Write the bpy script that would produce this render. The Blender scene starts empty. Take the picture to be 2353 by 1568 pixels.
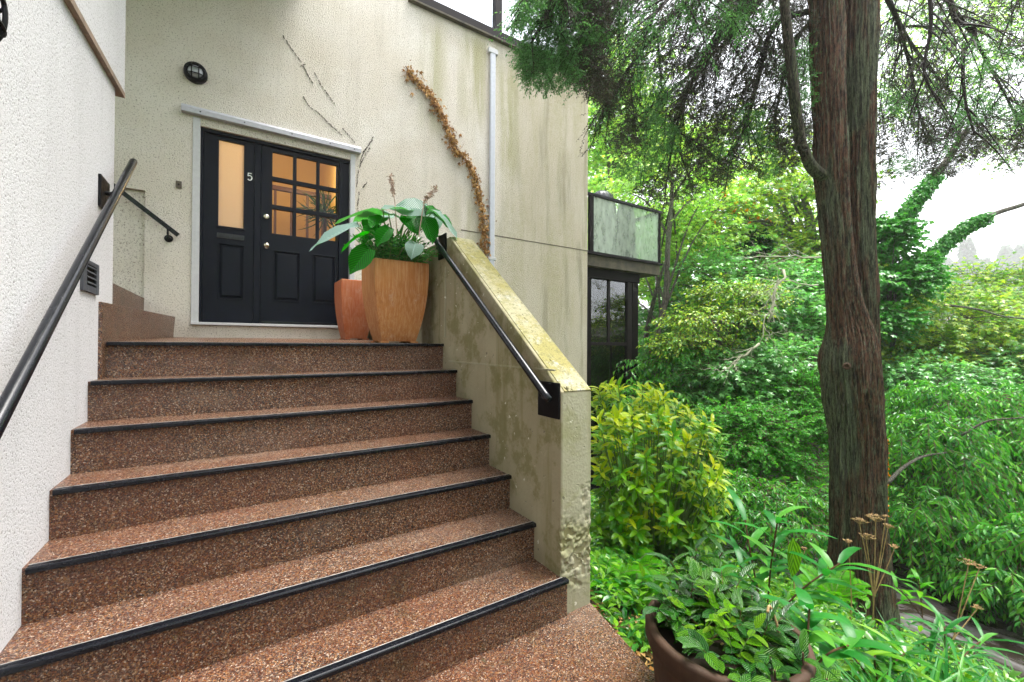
import bpy, math, random
import numpy as np
from mathutils import Vector, Matrix, noise as mnoise

SC = bpy.context.scene
COL = SC.collection
rs = np.random.RandomState(7)
random.seed(7)

# ---------------------------------------------------------------- camera model
# world: X runs along the stair nosings, Y up the stairs, Z up, eye level at 0
F, YAW, PITCH, ROLL = 980.546, .5729, .00735, -.00576
cY, sY = math.cos(YAW), math.sin(YAW)

def ray(u, v):
    x3 = (u-1176.5)/F; z3 = -(v-784)/F
    xc = x3*math.cos(ROLL)+z3*math.sin(ROLL); z2 = -x3*math.sin(ROLL)+z3*math.cos(ROLL)
    d = math.cos(PITCH)-z2*math.sin(PITCH); z = math.sin(PITCH)+z2*math.cos(PITCH)
    return Vector((xc*cY+d*sY, -xc*sY+d*cY, z))

def at(u, v, d): return ray(u, v)*d
def onY(u, v, y): r = ray(u, v); return r*(y/r.y)
def onX(u, v, x): r = ray(u, v); return r*(x/r.x)
def onZ(u, v, z): r = ray(u, v); return r*(z/r.z)

# ---------------------------------------------------------------- mesh helpers
def wloc(o):
    v = Vector((0, 0, 0))
    while o is not None:
        v = v+o.location; o = o.parent
    return v

def tag(o, label=None, cat=None, group=None, kind=None):
    if label: o['label'] = label
    if cat: o['category'] = cat
    if group: o['group'] = group
    if kind: o['kind'] = kind
    return o

def thing(name, loc, label, cat, group=None):
    o = bpy.data.objects.new(name, None); COL.objects.link(o)
    o.location = loc; o.empty_display_size = .1
    return tag(o, label, cat, group)

class Acc:
    """collects geometry (world coordinates) and builds ONE mesh object"""
    def __init__(s): s.v = []; s.f = []; s.n = 0; s.uv = []
    def add(s, V, faces, uv=None):
        V = np.asarray(V, dtype=np.float64).reshape(-1, 3)
        for k in faces:
            k = np.asarray(k, dtype=np.int64)
            if k.size: s.f.append(k+s.n)
        s.v.append(V); s.uv.append(np.zeros((len(V), 2)) if uv is None else np.asarray(uv).reshape(-1, 2)); s.n += len(V)
        return s
    def box(s, a, b):
        x0, y0, z0 = a; x1, y1, z1 = b
        x0, x1 = min(x0, x1), max(x0, x1); y0, y1 = min(y0, y1), max(y0, y1); z0, z1 = min(z0, z1), max(z0, z1)
        V = [(x, y, z) for z in (z0, z1) for y in (y0, y1) for x in (x0, x1)]
        return s.add(V, [[(0, 2, 3, 1), (4, 5, 7, 6), (0, 1, 5, 4), (2, 6, 7, 3), (0, 4, 6, 2), (1, 3, 7, 5)]])
    def prism(s, poly, vec):
        n = len(poly); P = [Vector(p) for p in poly]; vec = Vector(vec)
        V = P+[p+vec for p in P]
        s.add(V, [[(i, (i+1) % n, (i+1) % n+n, i+n)] for i in range(n)])
        m = s.n-2*n
        s.f.append(np.array([list(range(m, m+n))[::-1]])); s.f.append(np.array([list(range(m+n, m+2*n))]))
        return s
    def tube(s, pts, rad, n=8, cap=True, fn=None):
        pts = [Vector(p) for p in pts]; m = len(pts)
        rad = [rad]*m if not hasattr(rad, '__len__') else rad
        T = [(pts[min(i+1, m-1)]-pts[max(i-1, 0)]).normalized() for i in range(m)]
        u = T[0].orthogonal().normalized(); V = []
        for i in range(m):
            u = (u-T[i]*u.dot(T[i])); u = u.normalized() if u.length > 1e-6 else T[i].orthogonal().normalized()
            w = T[i].cross(u)
            for k in range(n):
                a = 2*math.pi*k/n
                r = rad[i]*(fn(i, a) if fn else 1)
                V.append(pts[i]+(u*math.cos(a)+w*math.sin(a))*r)
        Fq = [(i*n+k, i*n+(k+1) % n, (i+1)*n+(k+1) % n, (i+1)*n+k) for i in range(m-1) for k in range(n)]
        s.add(V, [Fq])
        if cap:
            b = s.n-m*n
            s.f.append(np.array([[b+k for k in range(n)][::-1]])); s.f.append(np.array([[b+(m-1)*n+k for k in range(n)]]))
        return s
    def lathe(s, c, prof, n=32, axis=Vector((0, 0, 1))):
        c = Vector(c); axis = Vector(axis).normalized(); u = axis.orthogonal().normalized(); w = axis.cross(u)
        V = [c+axis*h+(u*math.cos(2*math.pi*k/n)+w*math.sin(2*math.pi*k/n))*max(r, 1e-4) for r, h in prof for k in range(n)]
        m = len(prof)
        return s.add(V, [[(i*n+k, i*n+(k+1) % n, (i+1)*n+(k+1) % n, (i+1)*n+k) for i in range(m-1) for k in range(n)]])
    def build(s, name, mat, parent=None, loc=None, smooth=False, bevel=0, seg=2):
        V = np.concatenate(s.v); UV = np.concatenate(s.uv)
        base = wloc(parent) if parent is not None else Vector((0, 0, 0))
        loc = Vector(loc) if loc is not None else base
        V = V-np.array(loc)
        me = bpy.data.meshes.new(name)
        me.vertices.add(len(V)); me.vertices.foreach_set('co', V.ravel())
        idx = np.concatenate([f.ravel() for f in s.f]); cnt = np.concatenate([np.full(len(f), f.shape[1]) for f in s.f])
        st = np.concatenate([[0], np.cumsum(cnt)[:-1]])
        me.loops.add(len(idx)); me.loops.foreach_set('vertex_index', idx.astype(np.int32))
        me.polygons.add(len(cnt)); me.polygons.foreach_set('loop_start', st.astype(np.int32))
        me.polygons.foreach_set('use_smooth', np.full(len(cnt), bool(smooth)))
        if UV.any():
            l = me.uv_layers.new(name='UVMap'); l.data.foreach_set('uv', UV[idx].ravel().astype(np.float32))
        me.update(calc_edges=True); me.validate()
        me.materials.append(mat)
        o = bpy.data.objects.new(name, me); COL.objects.link(o)
        o.location = loc-base
        if parent is not None: o.parent = parent
        if bevel:
            b = o.modifiers.new('bevel', 'BEVEL'); b.width = bevel; b.segments = seg; b.limit_method = 'ANGLE'; b.angle_limit = .6
        return o

def box(name, a, b, mat, parent=None, **k): return Acc().box(a, b).build(name, mat, parent, **k)
def bez(pts, n):
    """Catmull-Rom through pts (last component may be a radius)"""
    P = [np.array(p, float) for p in pts]; P = [2*P[0]-P[1]]+P+[2*P[-1]-P[-2]]; out = []
    for i in range(1, len(P)-2):
        for k in range(n):
            t = k/n; a, b, c, d = P[i-1:i+3]
            out.append(.5*((2*b)+(c-a)*t+(2*a-5*b+4*c-d)*t*t+(3*b-a-3*c+d)*t**3))
    out.append(P[-2]); return out

def unit(a): return a/np.maximum(np.linalg.norm(a, axis=-1, keepdims=True), 1e-9)

# leaf outlines: stations along the leaf (t, half width)
LANCE = [(0, 0), (.3, .8), (.62, .9), (1, 0)]
OVAL = [(0, 0), (.22, .85), (.5, 1), (.8, .7), (1, 0)]
SIMPLE = [(0, 0), (.45, 1), (1, 0)]
HEART = [(0, .0), (-.06, .55), (.1, .92), (.35, 1), (.6, .82), (.82, .45), (.95, .12), (1.02, 0)]
STRAP = [(0, .5), (.2, .9), (.4, 1), (.6, .95), (.8, .7), (1, 0)]

def leaves(acc, P, D, N, L, W, prof=LANCE, curl=.15, fold=.15, wave=0):
    """adds one leaf mesh per row; P base, D direction, N normal, L length, W width"""
    n = len(P)
    if not n: return
    D = unit(D); B = unit(np.cross(D, N)); N = np.cross(B, D)
    L = np.broadcast_to(L, (n,)).reshape(-1, 1); W = np.broadcast_to(W, (n,)).reshape(-1, 1); curl = np.broadcast_to(curl, (n,)).reshape(-1, 1)
    VV = []; UU = []; tris = []; quads = []; c = 0; prev = None
    for (t, w) in prof:
        mid = P+D*L*t*(1-curl*.25*t)-N*L*curl*t*t
        if w == 0:
            VV.append(mid); UU.append(np.tile([.5, t], (n, 1))); cur = (c,); c += 1
        else:
            ww = wave*math.sin(t*17) if wave else 0
            VV += [mid-B*W*.5*w+N*W*(fold*w+ww*.2), mid, mid+B*W*.5*w+N*W*(fold*w-ww*.2)]
            UU += [np.tile([.5-w/2, t], (n, 1)), np.tile([.5, t], (n, 1)), np.tile([.5+w/2, t], (n, 1))]
            cur = (c, c+1, c+2); c += 3
        if prev is not None:
            if len(prev) == 1 and len(cur) == 3: tris += [(prev[0], cur[1], cur[0]), (prev[0], cur[2], cur[1])]
            elif len(prev) == 3 and len(cur) == 1: tris += [(prev[0], prev[1], cur[0]), (prev[1], prev[2], cur[0])]
            else: quads += [(prev[0], prev[1], cur[1], cur[0]), (prev[1], prev[2], cur[2], cur[1])]
        prev = cur
    V = np.stack(VV, 1).reshape(-1, 3); U = np.stack(UU, 1).reshape(-1, 2)
    off = (np.arange(n)*c).reshape(-1, 1, 1)
    fs = []
    if tris: fs.append((np.array(tris)[None]+off).reshape(-1, 3))
    if quads: fs.append((np.array(quads)[None]+off).reshape(-1, 4))
    acc.add(V, fs, U)

PALM = []
for i, (a, r) in enumerate([(-150, .28), (-115, .62), (-88, .36), (-58, .92), (-30, .42), (0, 1.0), (30, .42), (58, .92), (88, .36), (115, .62), (150, .28)]):
    PALM.append((math.radians(a), r))

def palms(acc, P, D, N, S, droop=.25):
    """lobed maple-like leaves"""
    n = len(P)
    if not n: return
    D = unit(D); B = unit(np.cross(D, N)); N = np.cross(B, D); S = np.broadcast_to(S, (n,)).reshape(-1, 1)
    C = P+D*S*.3
    VV = [C+N*S*.05]
    for a, r in PALM: VV.append(C+(D*math.cos(a)+B*math.sin(a))*S*r*.6-N*S*droop*r*r*.5)
    k = len(VV); V = np.stack(VV, 1).reshape(-1, 3)
    f = np.array([(0, i, i+1) for i in range(1, k-1)])
    acc.add(V, [(f[None]+(np.arange(n)*k).reshape(-1, 1, 1)).reshape(-1, 3)])

def ribbons(acc, A, B, r0, r1, C=None):
    """thin three-sided stems from A to B (via C), vectorised"""
    n = len(A)
    if not n: return
    C = (A+B)/2 if C is None else C
    T = unit(B-A); ref = np.where(np.abs(T[:, 2:3]) > .9, np.array([[1., 0, 0]]), np.array([[0., 0, 1]]))
    U = unit(np.cross(T, ref)); W = np.cross(T, U); VV = []
    for Pt, r in ((A, r0), (C, (r0+r1)/2), (B, r1)):
        for k in range(3):
            a = 2*math.pi*k/3; VV.append(Pt+(U*math.cos(a)+W*math.sin(a))*r)
    V = np.stack(VV, 1).reshape(-1, 3)
    f = np.array([(j*3+k, j*3+(k+1) % 3, j*3+3+(k+1) % 3, j*3+3+k) for j in range(2) for k in range(3)])
    acc.add(V, [(f[None]+(np.arange(n)*9).reshape(-1, 1, 1)).reshape(-1, 4)])

UP = np.array([0., 0., 1.])

def twigs(acc, sacc, S, D, L, nl, droop=.3, leafL=.08, leafW=.03, ang=50, prof=SIMPLE, kind='leaf', sr=.003, updir=.7, curl=.2, hang=.3, fold=.15, jit=.35):
    """twigs with alternate leaves, vectorised over twigs"""
    S = np.asarray(S, float); D = unit(np.asarray(D, float)); n = len(S)
    if not n: return
    L = np.broadcast_to(L, (n,)).reshape(-1, 1)
    def pos(t): return S+D*L*t-UP*droop*L*t*t
    if sacc is not None: ribbons(sacc, S, pos(1.), sr, sr*.4, pos(.5))
    for j in range(nl+1):
        t = .12+.88*(j+rs.rand(n, 1)*.4)/nl
        last = j == nl
        T = unit(D-UP*2*droop*t)
        side = unit(np.cross(T, UP)+1e-4)*(1 if j % 2 else -1)
        a = math.radians(ang if not last else 8)
        d = T*math.cos(a)+side*math.sin(a)+rs.randn(n, 3)*jit*.6-UP*hang
        d = unit(d)
        N = UP*updir+rs.randn(n, 3)*jit+1e-3
        N = N-d*np.sum(N*d, 1, keepdims=True)
        s = .7+.5*rs.rand(n)
        if kind == 'leaf': leaves(acc, pos(t), d, N, leafL*s, leafW*s, prof, curl, fold)
        else: palms(acc, pos(t), d, N, leafL*s)

def sphere_dirs(n):
    v = rs.randn(n, 3); return unit(v)

def crown_twigs(acc, sacc, c, R, nb, br, tw, L, nl, flat=.6, top=.2, **k):
    """crown ellipsoid (centre c, radii R) made of nb clumps of tw twigs; returns clump centres"""
    c = np.array(c); R = np.array(R)
    d = sphere_dirs(nb); d[:, 2] = np.where(d[:, 2] < -.35, -d[:, 2]*.8, d[:, 2])+top*.3; d = unit(d)
    B = c+d*R*(.35+.65*rs.rand(nb, 1)**.45)
    S = np.repeat(B, tw, 0); dd = sphere_dirs(len(S)); off = dd*np.array([1, 1, flat])*br*(rs.rand(len(S), 1)**.6)
    outd = unit((np.repeat(d, tw, 0))*.55+dd*np.array([1, 1, .45]))
    twigs(acc, sacc, S+off, outd, L*(.7+.6*rs.rand(len(S))), nl, **k)
    return B

# ---------------------------------------------------------------- materials
class NT:
    def __init__(s, name):
        s.m = bpy.data.materials.new(name); s.m.use_nodes = True; s.t = s.m.node_tree
        s.b = s.t.nodes['Principled BSDF']; s.out = s.t.nodes['Material Output']
        g = s.n('ShaderNodeNewGeometry'); s.geo = g; s.pos = g.outputs['Position']
    def n(s, typ, **k):
        x = s.t.nodes.new(typ)
        for a, b in k.items(): setattr(x, a, b)
        return x
    def L(s, a, b): s.t.links.new(a, b)
    def scale(s, v, vec=None):
        m = s.n('ShaderNodeMapping'); m.inputs['Scale'].default_value = v; s.L(vec or s.pos, m.inputs[0]); return m.outputs[0]
    def noise(s, sc=1, vec=None, det=3, rough=.6, dist=0):
        x = s.n('ShaderNodeTexNoise'); x.inputs['Scale'].default_value = sc; x.inputs['Detail'].default_value = det
        x.inputs['Roughness'].default_value = rough; x.inputs['Distortion'].default_value = dist
        s.L(vec or s.pos, x.inputs['Vector']); return x.outputs['Fac']
    def ramp(s, fac, stops, interp='LINEAR'):
        r = s.n('ShaderNodeValToRGB'); r.color_ramp.interpolation = interp; e = r.color_ramp.elements
        while len(e) < len(stops): e.new(.5)
        for i, (p, c) in enumerate(stops):
            e[i].position = p; e[i].color = tuple(c)+(1,) if hasattr(c, '__len__') else (c, c, c, 1)
        s.L(fac, r.inputs[0]); return r.outputs[0]
    def mix(s, fac, a, b, mode='MIX'):
        m = s.n('ShaderNodeMix'); m.data_type = 'RGBA'; m.blend_type = mode
        for v, i in ((fac, 0), (a, 6), (b, 7)):
            if hasattr(v, 'is_output'): s.L(v, m.inputs[i])
            elif i == 0: m.inputs[0].default_value = v
            else: m.inputs[i].default_value = tuple(v)+(1,) if hasattr(v, '__len__') else (v, v, v, 1)
        return m.outputs[2]
    def math(s, op, a, b=0, clamp=False):
        m = s.n('ShaderNodeMath'); m.operation = op; m.use_clamp = clamp
        for v, i in ((a, 0), (b, 1)):
            if hasattr(v, 'is_output'): s.L(v, m.inputs[i])
            else: m.inputs[i].default_value = v
        return m.outputs[0]
    def xyz(s, vec=None):
        x = s.n('ShaderNodeSeparateXYZ'); s.L(vec or s.pos, x.inputs[0]); return x.outputs
    def rng(s, v, a, b, c=0, d=1):
        m = s.n('ShaderNodeMapRange'); m.interpolation_type = 'SMOOTHSTEP'
        for i, q in zip((1, 2, 3, 4), (a, b, c, d)): m.inputs[i].default_value = q
        s.L(v, m.inputs[0]); return m.outputs[0]
    def bump(s, h, strength=.3, dist=.01, prev=None):
        b = s.n('ShaderNodeBump'); b.inputs['Strength'].default_value = strength; b.inputs['Distance'].default_value = dist
        s.L(h, b.inputs['Height'])
        if prev: s.L(prev, b.inputs['Normal'])
        s.L(b.outputs[0], s.b.inputs['Normal']); return b.outputs[0]
    def set(s, col=None, rough=None, metal=None, **k):
        for v, nme in ((col, 'Base Color'), (rough, 'Roughness'), (metal, 'Metallic')):
            if v is None: continue
            if hasattr(v, 'is_output'): s.L(v, s.b.inputs[nme])
            else: s.b.inputs[nme].default_value = tuple(v)+(1,) if hasattr(v, '__len__') else v
        for a, b in k.items(): s.b.inputs[a.replace('_', ' ')].default_value = b
        return s

def m_paint(name, col, rough=.4, bump=.1, var=.15, sc=30, metal=0, spec=.25):
    t = NT(name); f = t.noise(sc, det=5)
    t.set(t.mix(t.ramp(f, [(.3, 0), (.75, 1)]), [c*(1-var) for c in col], [min(1, c*(1+var)) for c in col]), t.ramp(f, [(.3, rough*.75), (.7, min(1, rough*1.3))]), metal, Specular_IOR_Level=spec)
    t.bump(t.noise(sc*4, det=4), bump*.6, .002); return t.m

def m_stucco(name, base, alt, fleck, amt=.06, bs=.6, algae=None, sc=1.0, dirt=.5):
    t = NT(name)
    big = t.noise(1.1, det=4); col = t.mix(t.ramp(big, [(.35, 0), (.7, 1)]), base, alt)
    st = t.noise(1, t.scale((9, 9, .7)), det=4); 
    col = t.mix(t.math('MULTIPLY', t.ramp(st, [(.52, 0), (.8, 1)]), dirt), col, [c*.6 for c in base])
    if algae:
        X, Y, Z = t.xyz()
        a1 = t.rng(X, algae['x0'], algae['x1']); s2 = t.noise(1, t.scale((2.3, 2.3, .35)), det=5, rough=.65)
        m = t.math('MULTIPLY', t.rng(s2, .38, .62), t.math('ADD', a1, .08))
        m = t.math('MULTIPLY', m, t.rng(t.noise(14, det=4), .25, .7, .45, 1))
        col = t.mix(t.math('MULTIPLY', m, algae['amt'], True), col, algae['col'])
        col = t.mix(t.rng(X, 2.9, 4.0, 0, .6), col, (.43, .38, .26))
        s3 = t.noise(1, t.scale((5, 5, .5)), det=4); m3 = t.math('MULTIPLY', t.rng(s3, .5, .68), t.math('MULTIPLY', a1, .75))
        col = t.mix(t.math('MULTIPLY', m3, algae['amt'], True), col, algae['col2'])
        if 'extra' in algae:
            for (xa, xb, za, zb, am) in algae['extra']:
                e = t.math('MULTIPLY', t.math('MULTIPLY', t.rng(X, xa, (xa+xb)/2), t.rng(X, xb, (xa+xb)/2)), t.math('MULTIPLY', t.rng(Z, za, za+.5), t.rng(Z, zb, zb-.5)))
                e = t.math('MULTIPLY', e, t.rng(s3, .35, .6)); col = t.mix(t.math('MULTIPLY', e, am, True), col, algae['col'])
    n1 = t.noise(75*sc, det=3, rough=.65); n2 = t.noise(190*sc, det=2)
    h = t.math('ADD', t.math('MULTIPLY', n1, .7), t.math('MULTIPLY', n2, .3))
    pit = t.ramp(h, [(.40, 1), (.40+amt, 0)])
    col = t.mix(t.math('MULTIPLY', pit, .8), col, fleck)
    t.set(col, .92); t.bump(h, bs, .022); return t.m

M = {}
M['white_stucco'] = m_stucco('white_stucco', (.60, .59, .60), (.55, .54, .545), (.13, .12, .11), .045, .3, dirt=.3, sc=1.6)
M['cream_stucco'] = m_stucco('cream_stucco', (.62, .56, .475), (.72, .68, .62), (.18, .14, .10), .045, .8,
    dict(x0=1.9, x1=5.0, amt=.85, col=(.35, .33, .17), col2=(.24, .22, .14), extra=[(1.9, 2.5, 2.6, 4.6, .7), (2.4, 3.3, 2.9, 4.7, .8), (3.1, 3.7, 2.3, 4.4, .8), (2.3, 3.1, .3, 2.3, .5)]), dirt=.25)

def m_concrete(name, base, alt, moss, mossamt, x=True):
    t = NT(name); X, Y, Z = t.xyz()
    col = t.mix(t.rng(t.noise(2.2, det=5), .35, .65), base, alt)
    st = t.noise(1, t.scale((12, 12, .8)), det=4)
    col = t.mix(t.math('MULTIPLY', t.rng(st, .52, .75), .7), col, moss)
    col = t.mix(t.math('MULTIPLY', t.rng(t.noise(5, det=6, rough=.7), .48, .62), mossamt), col, moss)
    n = t.noise(60, det=5); pits = t.noise(26, det=2)
    col = t.mix(t.ramp(pits, [(.26, .75), (.31, 0)]), col, (.12, .11, .08))
    col = t.mix(t.ramp(t.noise(31, t.scale((1, 1, 1.01)), det=2), [(.72, 0), (.75, .7)]), col, (.8, .78, .66))
    t.set(col, .85); b = t.bump(n, .35, .006); t.bump(t.ramp(pits, [(.26, 0), (.34, 1)]), .5, .006, b); return t.m
M['concrete'] = m_concrete('weathered_concrete', (.28, .25, .155), (.34, .31, .20), (.15, .14, .04), .7)
M['concrete_front'] = m_concrete('pale_concrete', (.30, .285, .19), (.35, .335, .235), (.20, .20, .07), .5)
def m_moss():
    t = NT('mossy_coping')
    a = t.noise(3.2, det=6, rough=.7); col = t.mix(t.rng(a, .36, .56), (.36, .335, .22), (.28, .25, .10))
    col = t.mix(t.rng(t.noise(9, det=6, rough=.75), .52, .7), col, (.40, .39, .33))
    col = t.mix(t.rng(t.noise(38, det=6, rough=.8), .48, .62, 0, .65), col, (.15, .15, .07))
    col = t.mix(t.rng(t.noise(95, det=3), .58, .66, 0, .6), col, (.09, .085, .05))
    col = t.mix(t.rng(t.noise(24, t.scale((1, .5, .5)), det=4), .66, .70), col, (.05, .045, .02))
    t.set(col, 1.0, Specular_IOR_Level=.1); t.bump(t.noise(110, det=6, rough=.75), .7, .004); return t.m
M['coping'] = m_moss()

def m_pebble(name='pebble_aggregate'):
    t = NT(name); X, Y, Z = t.xyz()
    wob = t.n('ShaderNodeTexNoise'); wob.inputs['Scale'].default_value = 90; t.L(t.pos, wob.inputs['Vector'])
    def vor(sc):
        v = t.n('ShaderNodeTexVoronoi'); v.inputs['Scale'].default_value = sc; t.L(t.pos, v.inputs['Vector'])
        v2 = t.n('ShaderNodeTexVoronoi'); v2.feature = 'DISTANCE_TO_EDGE'; v2.inputs['Scale'].default_value = sc; t.L(t.pos, v2.inputs['Vector'])
        s = t.n('ShaderNodeSeparateColor'); t.L(v.outputs['Color'], s.inputs[0]); return s.outputs, v2.outputs[0]
    c1, e1 = vor(235)
    col = t.ramp(c1[0], [(0, (.012, .009, .008)), (.22, (.035, .015, .009)), (.42, (.10, .032, .013)), (.56, (.20, .072, .026)), (.70, (.27, .14, .052)), (.84, (.06, .05, .05)), (.94, (.36, .24, .15)), (1, (.50, .41, .33))])
    big = t.noise(1.6, det=4)
    col = t.mix(t.rng(big, .4, .65, 0, .5), col, t.mix(.5, col, (.18, .05, .02)))
    gr = t.rng(t.noise(3.2, det=5, rough=.7), .56, .68, 0, .6)
    col = t.mix(gr, col, t.mix(1., col, (.42, .50, .30), 'MULTIPLY'), 'MIX')
    pale_patch = t.rng(t.noise(1, t.scale((1.1, 3, 3)), det=5), .5, .7, 0, .45); col = t.mix(pale_patch, col, t.mix(.5, col, (.34, .25, .19)))  # random paler patches mixed into the pebble colour
    green = t.math('MULTIPLY', t.rng(t.noise(5.5, det=5, rough=.75), .66, .74), t.rng(X, .2, .9)); col = t.mix(t.math('MULTIPLY', green, .7), col, (.03, .04, .012))
    up = t.xyz(t.geo.outputs['Normal'])[2]
    col = t.mix(t.ramp(e1, [(.0, .9), (.07, 0)]), col, (.010, .007, .006))
    t.set(col, t.ramp(c1[1], [(0, .14), (1, .45)]), Specular_IOR_Level=.45)
    h = t.math('ADD', t.ramp(e1, [(0, 0), (.14, 1)]), t.math('MULTIPLY', c1[2], .5))
    t.bump(h, .5, .004); return t.m
M['pebble'] = m_pebble()

M['nosing'] = m_paint('wet_black_rubber', (.004, .005, .008), .25, .04, spec=.3)
M['edge_metal'] = m_paint('worn_aluminium_edge', (.55, .53, .50), .45, .1, .35, 25, .6)
M['rail'] = m_paint('black_railing_paint', (.004, .005, .008), .22, .05, .3, spec=.4)
M['black_iron'] = m_paint('black_iron', (.005, .005, .006), .45, .1, spec=.15)
M['door'] = m_paint('black_door_paint', (.0035, .0055, .011), .4, .06, .3, 8, spec=.12)
M['white_trim'] = m_paint('white_trim_paint', (.50, .50, .51), .5, .1, .08)
M['flashing'] = m_paint('grey_flashing', (.42, .42, .46), .4, .1, .12)
M['brown_flashing'] = m_paint('weathered_brown_strip', (.26, .19, .14), .7, .5, .4, 20)
M['window_frame'] = m_paint('dark_bronze_frame', (.016, .013, .014), .5, .1, spec=.12)
M['dark_timber'] = m_paint('dark_stained_timber', (.008, .006, .006), .55, .3, .5, 12, spec=.08)
M['fascia'] = m_paint('weathered_fascia', (.09, .078, .055), .7, .4, .6, 6)
M['vent'] = m_paint('vent_grey', (.07, .075, .085), .5, .1)
M['brass'] = m_paint('aged_brass', (.55, .50, .40), .2, .05, .1, 30, 1)
M['number_white'] = m_paint('number_white', (.75, .78, .75), .5, .05)
M['bell'] = m_paint('bell_bronze', (.10, .08, .06), .5, .1)
M['pipe_white'] = m_paint('downpipe_white', (.52, .54, .60), .4, .06, .08)
M['void_shade'] = m_paint('vent_inner_shade', (.01, .01, .01), .9, 0)
M['soil'] = m_paint('wet_soil', (.030, .018, .012), .7, 1, .6, 20)
M['covers'] = m_paint('black_plastic_cover', (.03, .033, .04), .25, .3)

def m_terracotta(name, a, b, c, streak=1.0):
    t = NT(name); X, Y, Z = t.xyz()
    s = t.noise(1, t.scale((85, 85, 3)), det=6, rough=.8); big = t.noise(4, det=5)
    col = t.mix(t.rng(big, .35, .65), a, b)
    col = t.mix(t.math('MULTIPLY', t.rng(s, .44, .64), .55*streak), col, c)
    col = t.mix(t.rng(t.noise(9, det=5), .6, .75, 0, .4), col, (.20, .045, .012))
    col = t.mix(t.rng(t.noise(6, det=7, rough=.75), .58, .72, 0, .35*streak), col, (.55, .44, .34)); t.set(col, .7, Specular_IOR_Level=.3); t.bump(s, .3, .003); return t.m
M['glazed_tan'] = m_terracotta('tan_terracotta', (.46, .19, .055), (.37, .135, .034), (.60, .35, .17))
M['orange_clay'] = m_terracotta('orange_terracotta', (.42, .125, .045), (.36, .09, .03), (.50, .26, .16), .8)
M['brown_clay'] = m_terracotta('brown_wet_terracotta', (.035, .018, .010), (.06, .028, .013), (.09, .07, .04), .35)

def m_leaf(name, cols, rough=.35, trans=.35, spec=.5, veins=0, tcol=None, gain=1.25):
    t = NT(name)
    ri = t.geo.outputs['Random Per Island']
    n = len(cols); col = t.ramp(ri, [(i/(n-1), [q*gain for q in c]) for i, c in enumerate(cols)])
    big = t.noise(1.3, det=2)
    col = t.mix(t.rng(big, .35, .65, 0, .35), col, t.mix(1., col, (.75, .85, .55), 'MULTIPLY'))
    if veins:
        uv = t.n('ShaderNodeTexCoord').outputs['UV']; U = t.xyz(uv)
        w = t.math('ABSOLUTE', t.math('SUBTRACT', U[0], .5))
        ph = t.math('SUBTRACT', t.math('MULTIPLY', U[1], veins), t.math('MULTIPLY', w, veins*1.1))
        sn = t.math('SINE', t.math('MULTIPLY', ph, 6.283)); 
        mid = t.ramp(w, [(0, 1), (.03, 0)])
        col = t.mix(t.math('MULTIPLY', mid, .5), col, [min(1, c*2.2+.03) for c in cols[0]])
        col = t.mix(t.rng(sn, -.9, .6), t.mix(1., col, (.42, .5, .5), 'MULTIPLY'), col); t.bump(t.math('SUBTRACT', sn, t.math('MULTIPLY', mid, 2)), .6, .005)
    hsv = t.n('ShaderNodeHueSaturation'); hsv.inputs['Saturation'].default_value = 1.1; t.L(col, hsv.inputs['Color']); col = hsv.outputs[0]
    t.set(col, rough, Specular_IOR_Level=spec*.55)
    tr = t.n('ShaderNodeBsdfTranslucent')
    tc = t.mix(1., col, tcol or (1.45, 1.6, .8), 'MULTIPLY'); t.L(tc, tr.inputs[0])
    mx = t.n('ShaderNodeMixShader'); mx.inputs[0].default_value = trans
    t.L(t.b.outputs[0], mx.inputs[1]); t.L(tr.outputs[0], mx.inputs[2]); t.L(mx.outputs[0], t.out.inputs[0]); return t.m

M['lf_maple'] = m_leaf('maple_leaf', [(.04, .11, .03), (.10, .19, .055), (.16, .26, .08), (.22, .30, .09), (.11, .20, .065), (.26, .30, .08)], .2, .42, .9, gain=2.4)
M['lf_maple_cool'] = m_leaf('cool_green_leaf', [(.025, .08, .028), (.06, .15, .055), (.11, .22, .09), (.07, .16, .055)], .18, .4, 1., gain=2.3)
M['lf_yellowgreen'] = m_leaf('yellow_green_leaf', [(.06, .15, .035), (.14, .24, .05), (.21, .30, .075), (.30, .33, .06), (.12, .22, .06), (.05, .13, .035)], .25, .4, .8, gain=1.6)
M['lf_laurel'] = m_leaf('laurel_leaf', [(.015, .07, .018), (.035, .12, .025), (.055, .17, .035), (.09, .21, .035), (.02, .085, .02)], .22, .38, .8, gain=2.1)
M['lf_dark'] = m_leaf('dark_evergreen_leaf', [(.010, .05, .013), (.018, .075, .018), (.03, .10, .02)], .25, .2, .6)
M['lf_bush'] = m_leaf('bright_round_leaf', [(.03, .12, .022), (.05, .17, .03), (.085, .22, .04)], .35, .48, gain=1.9)
M['lf_aucuba'] = m_leaf('variegated_yellow_leaf', [(.26, .35, .02), (.38, .42, .025), (.18, .30, .02), (.44, .44, .035), (.08, .22, .02), (.32, .38, .02)], .28, .35, .6)
M['lf_aucuba_low'] = m_leaf('variegated_lower_leaf', [(.04, .15, .015), (.08, .21, .02), (.15, .28, .02), (.05, .16, .02)], .28, .3, .6)
M['lf_ivy'] = m_leaf('ivy_leaf', [(.03, .12, .025), (.05, .18, .04), (.08, .20, .05)], .3, .35, gain=1.5)
M['lf_cedar'] = m_leaf('cedar_green_spray', [(.035, .085, .035), (.055, .125, .055), (.08, .155, .07), (.045, .10, .045)], .5, .3, .3, gain=2.0)
M['lf_cedar_dark'] = m_leaf('cedar_brown_spray', [(.05, .045, .045), (.065, .055, .055), (.05, .075, .05), (.085, .062, .058), (.06, .085, .055)], .6, .25, .3, tcol=(1.2, 1.15, .95), gain=1.15)
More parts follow.
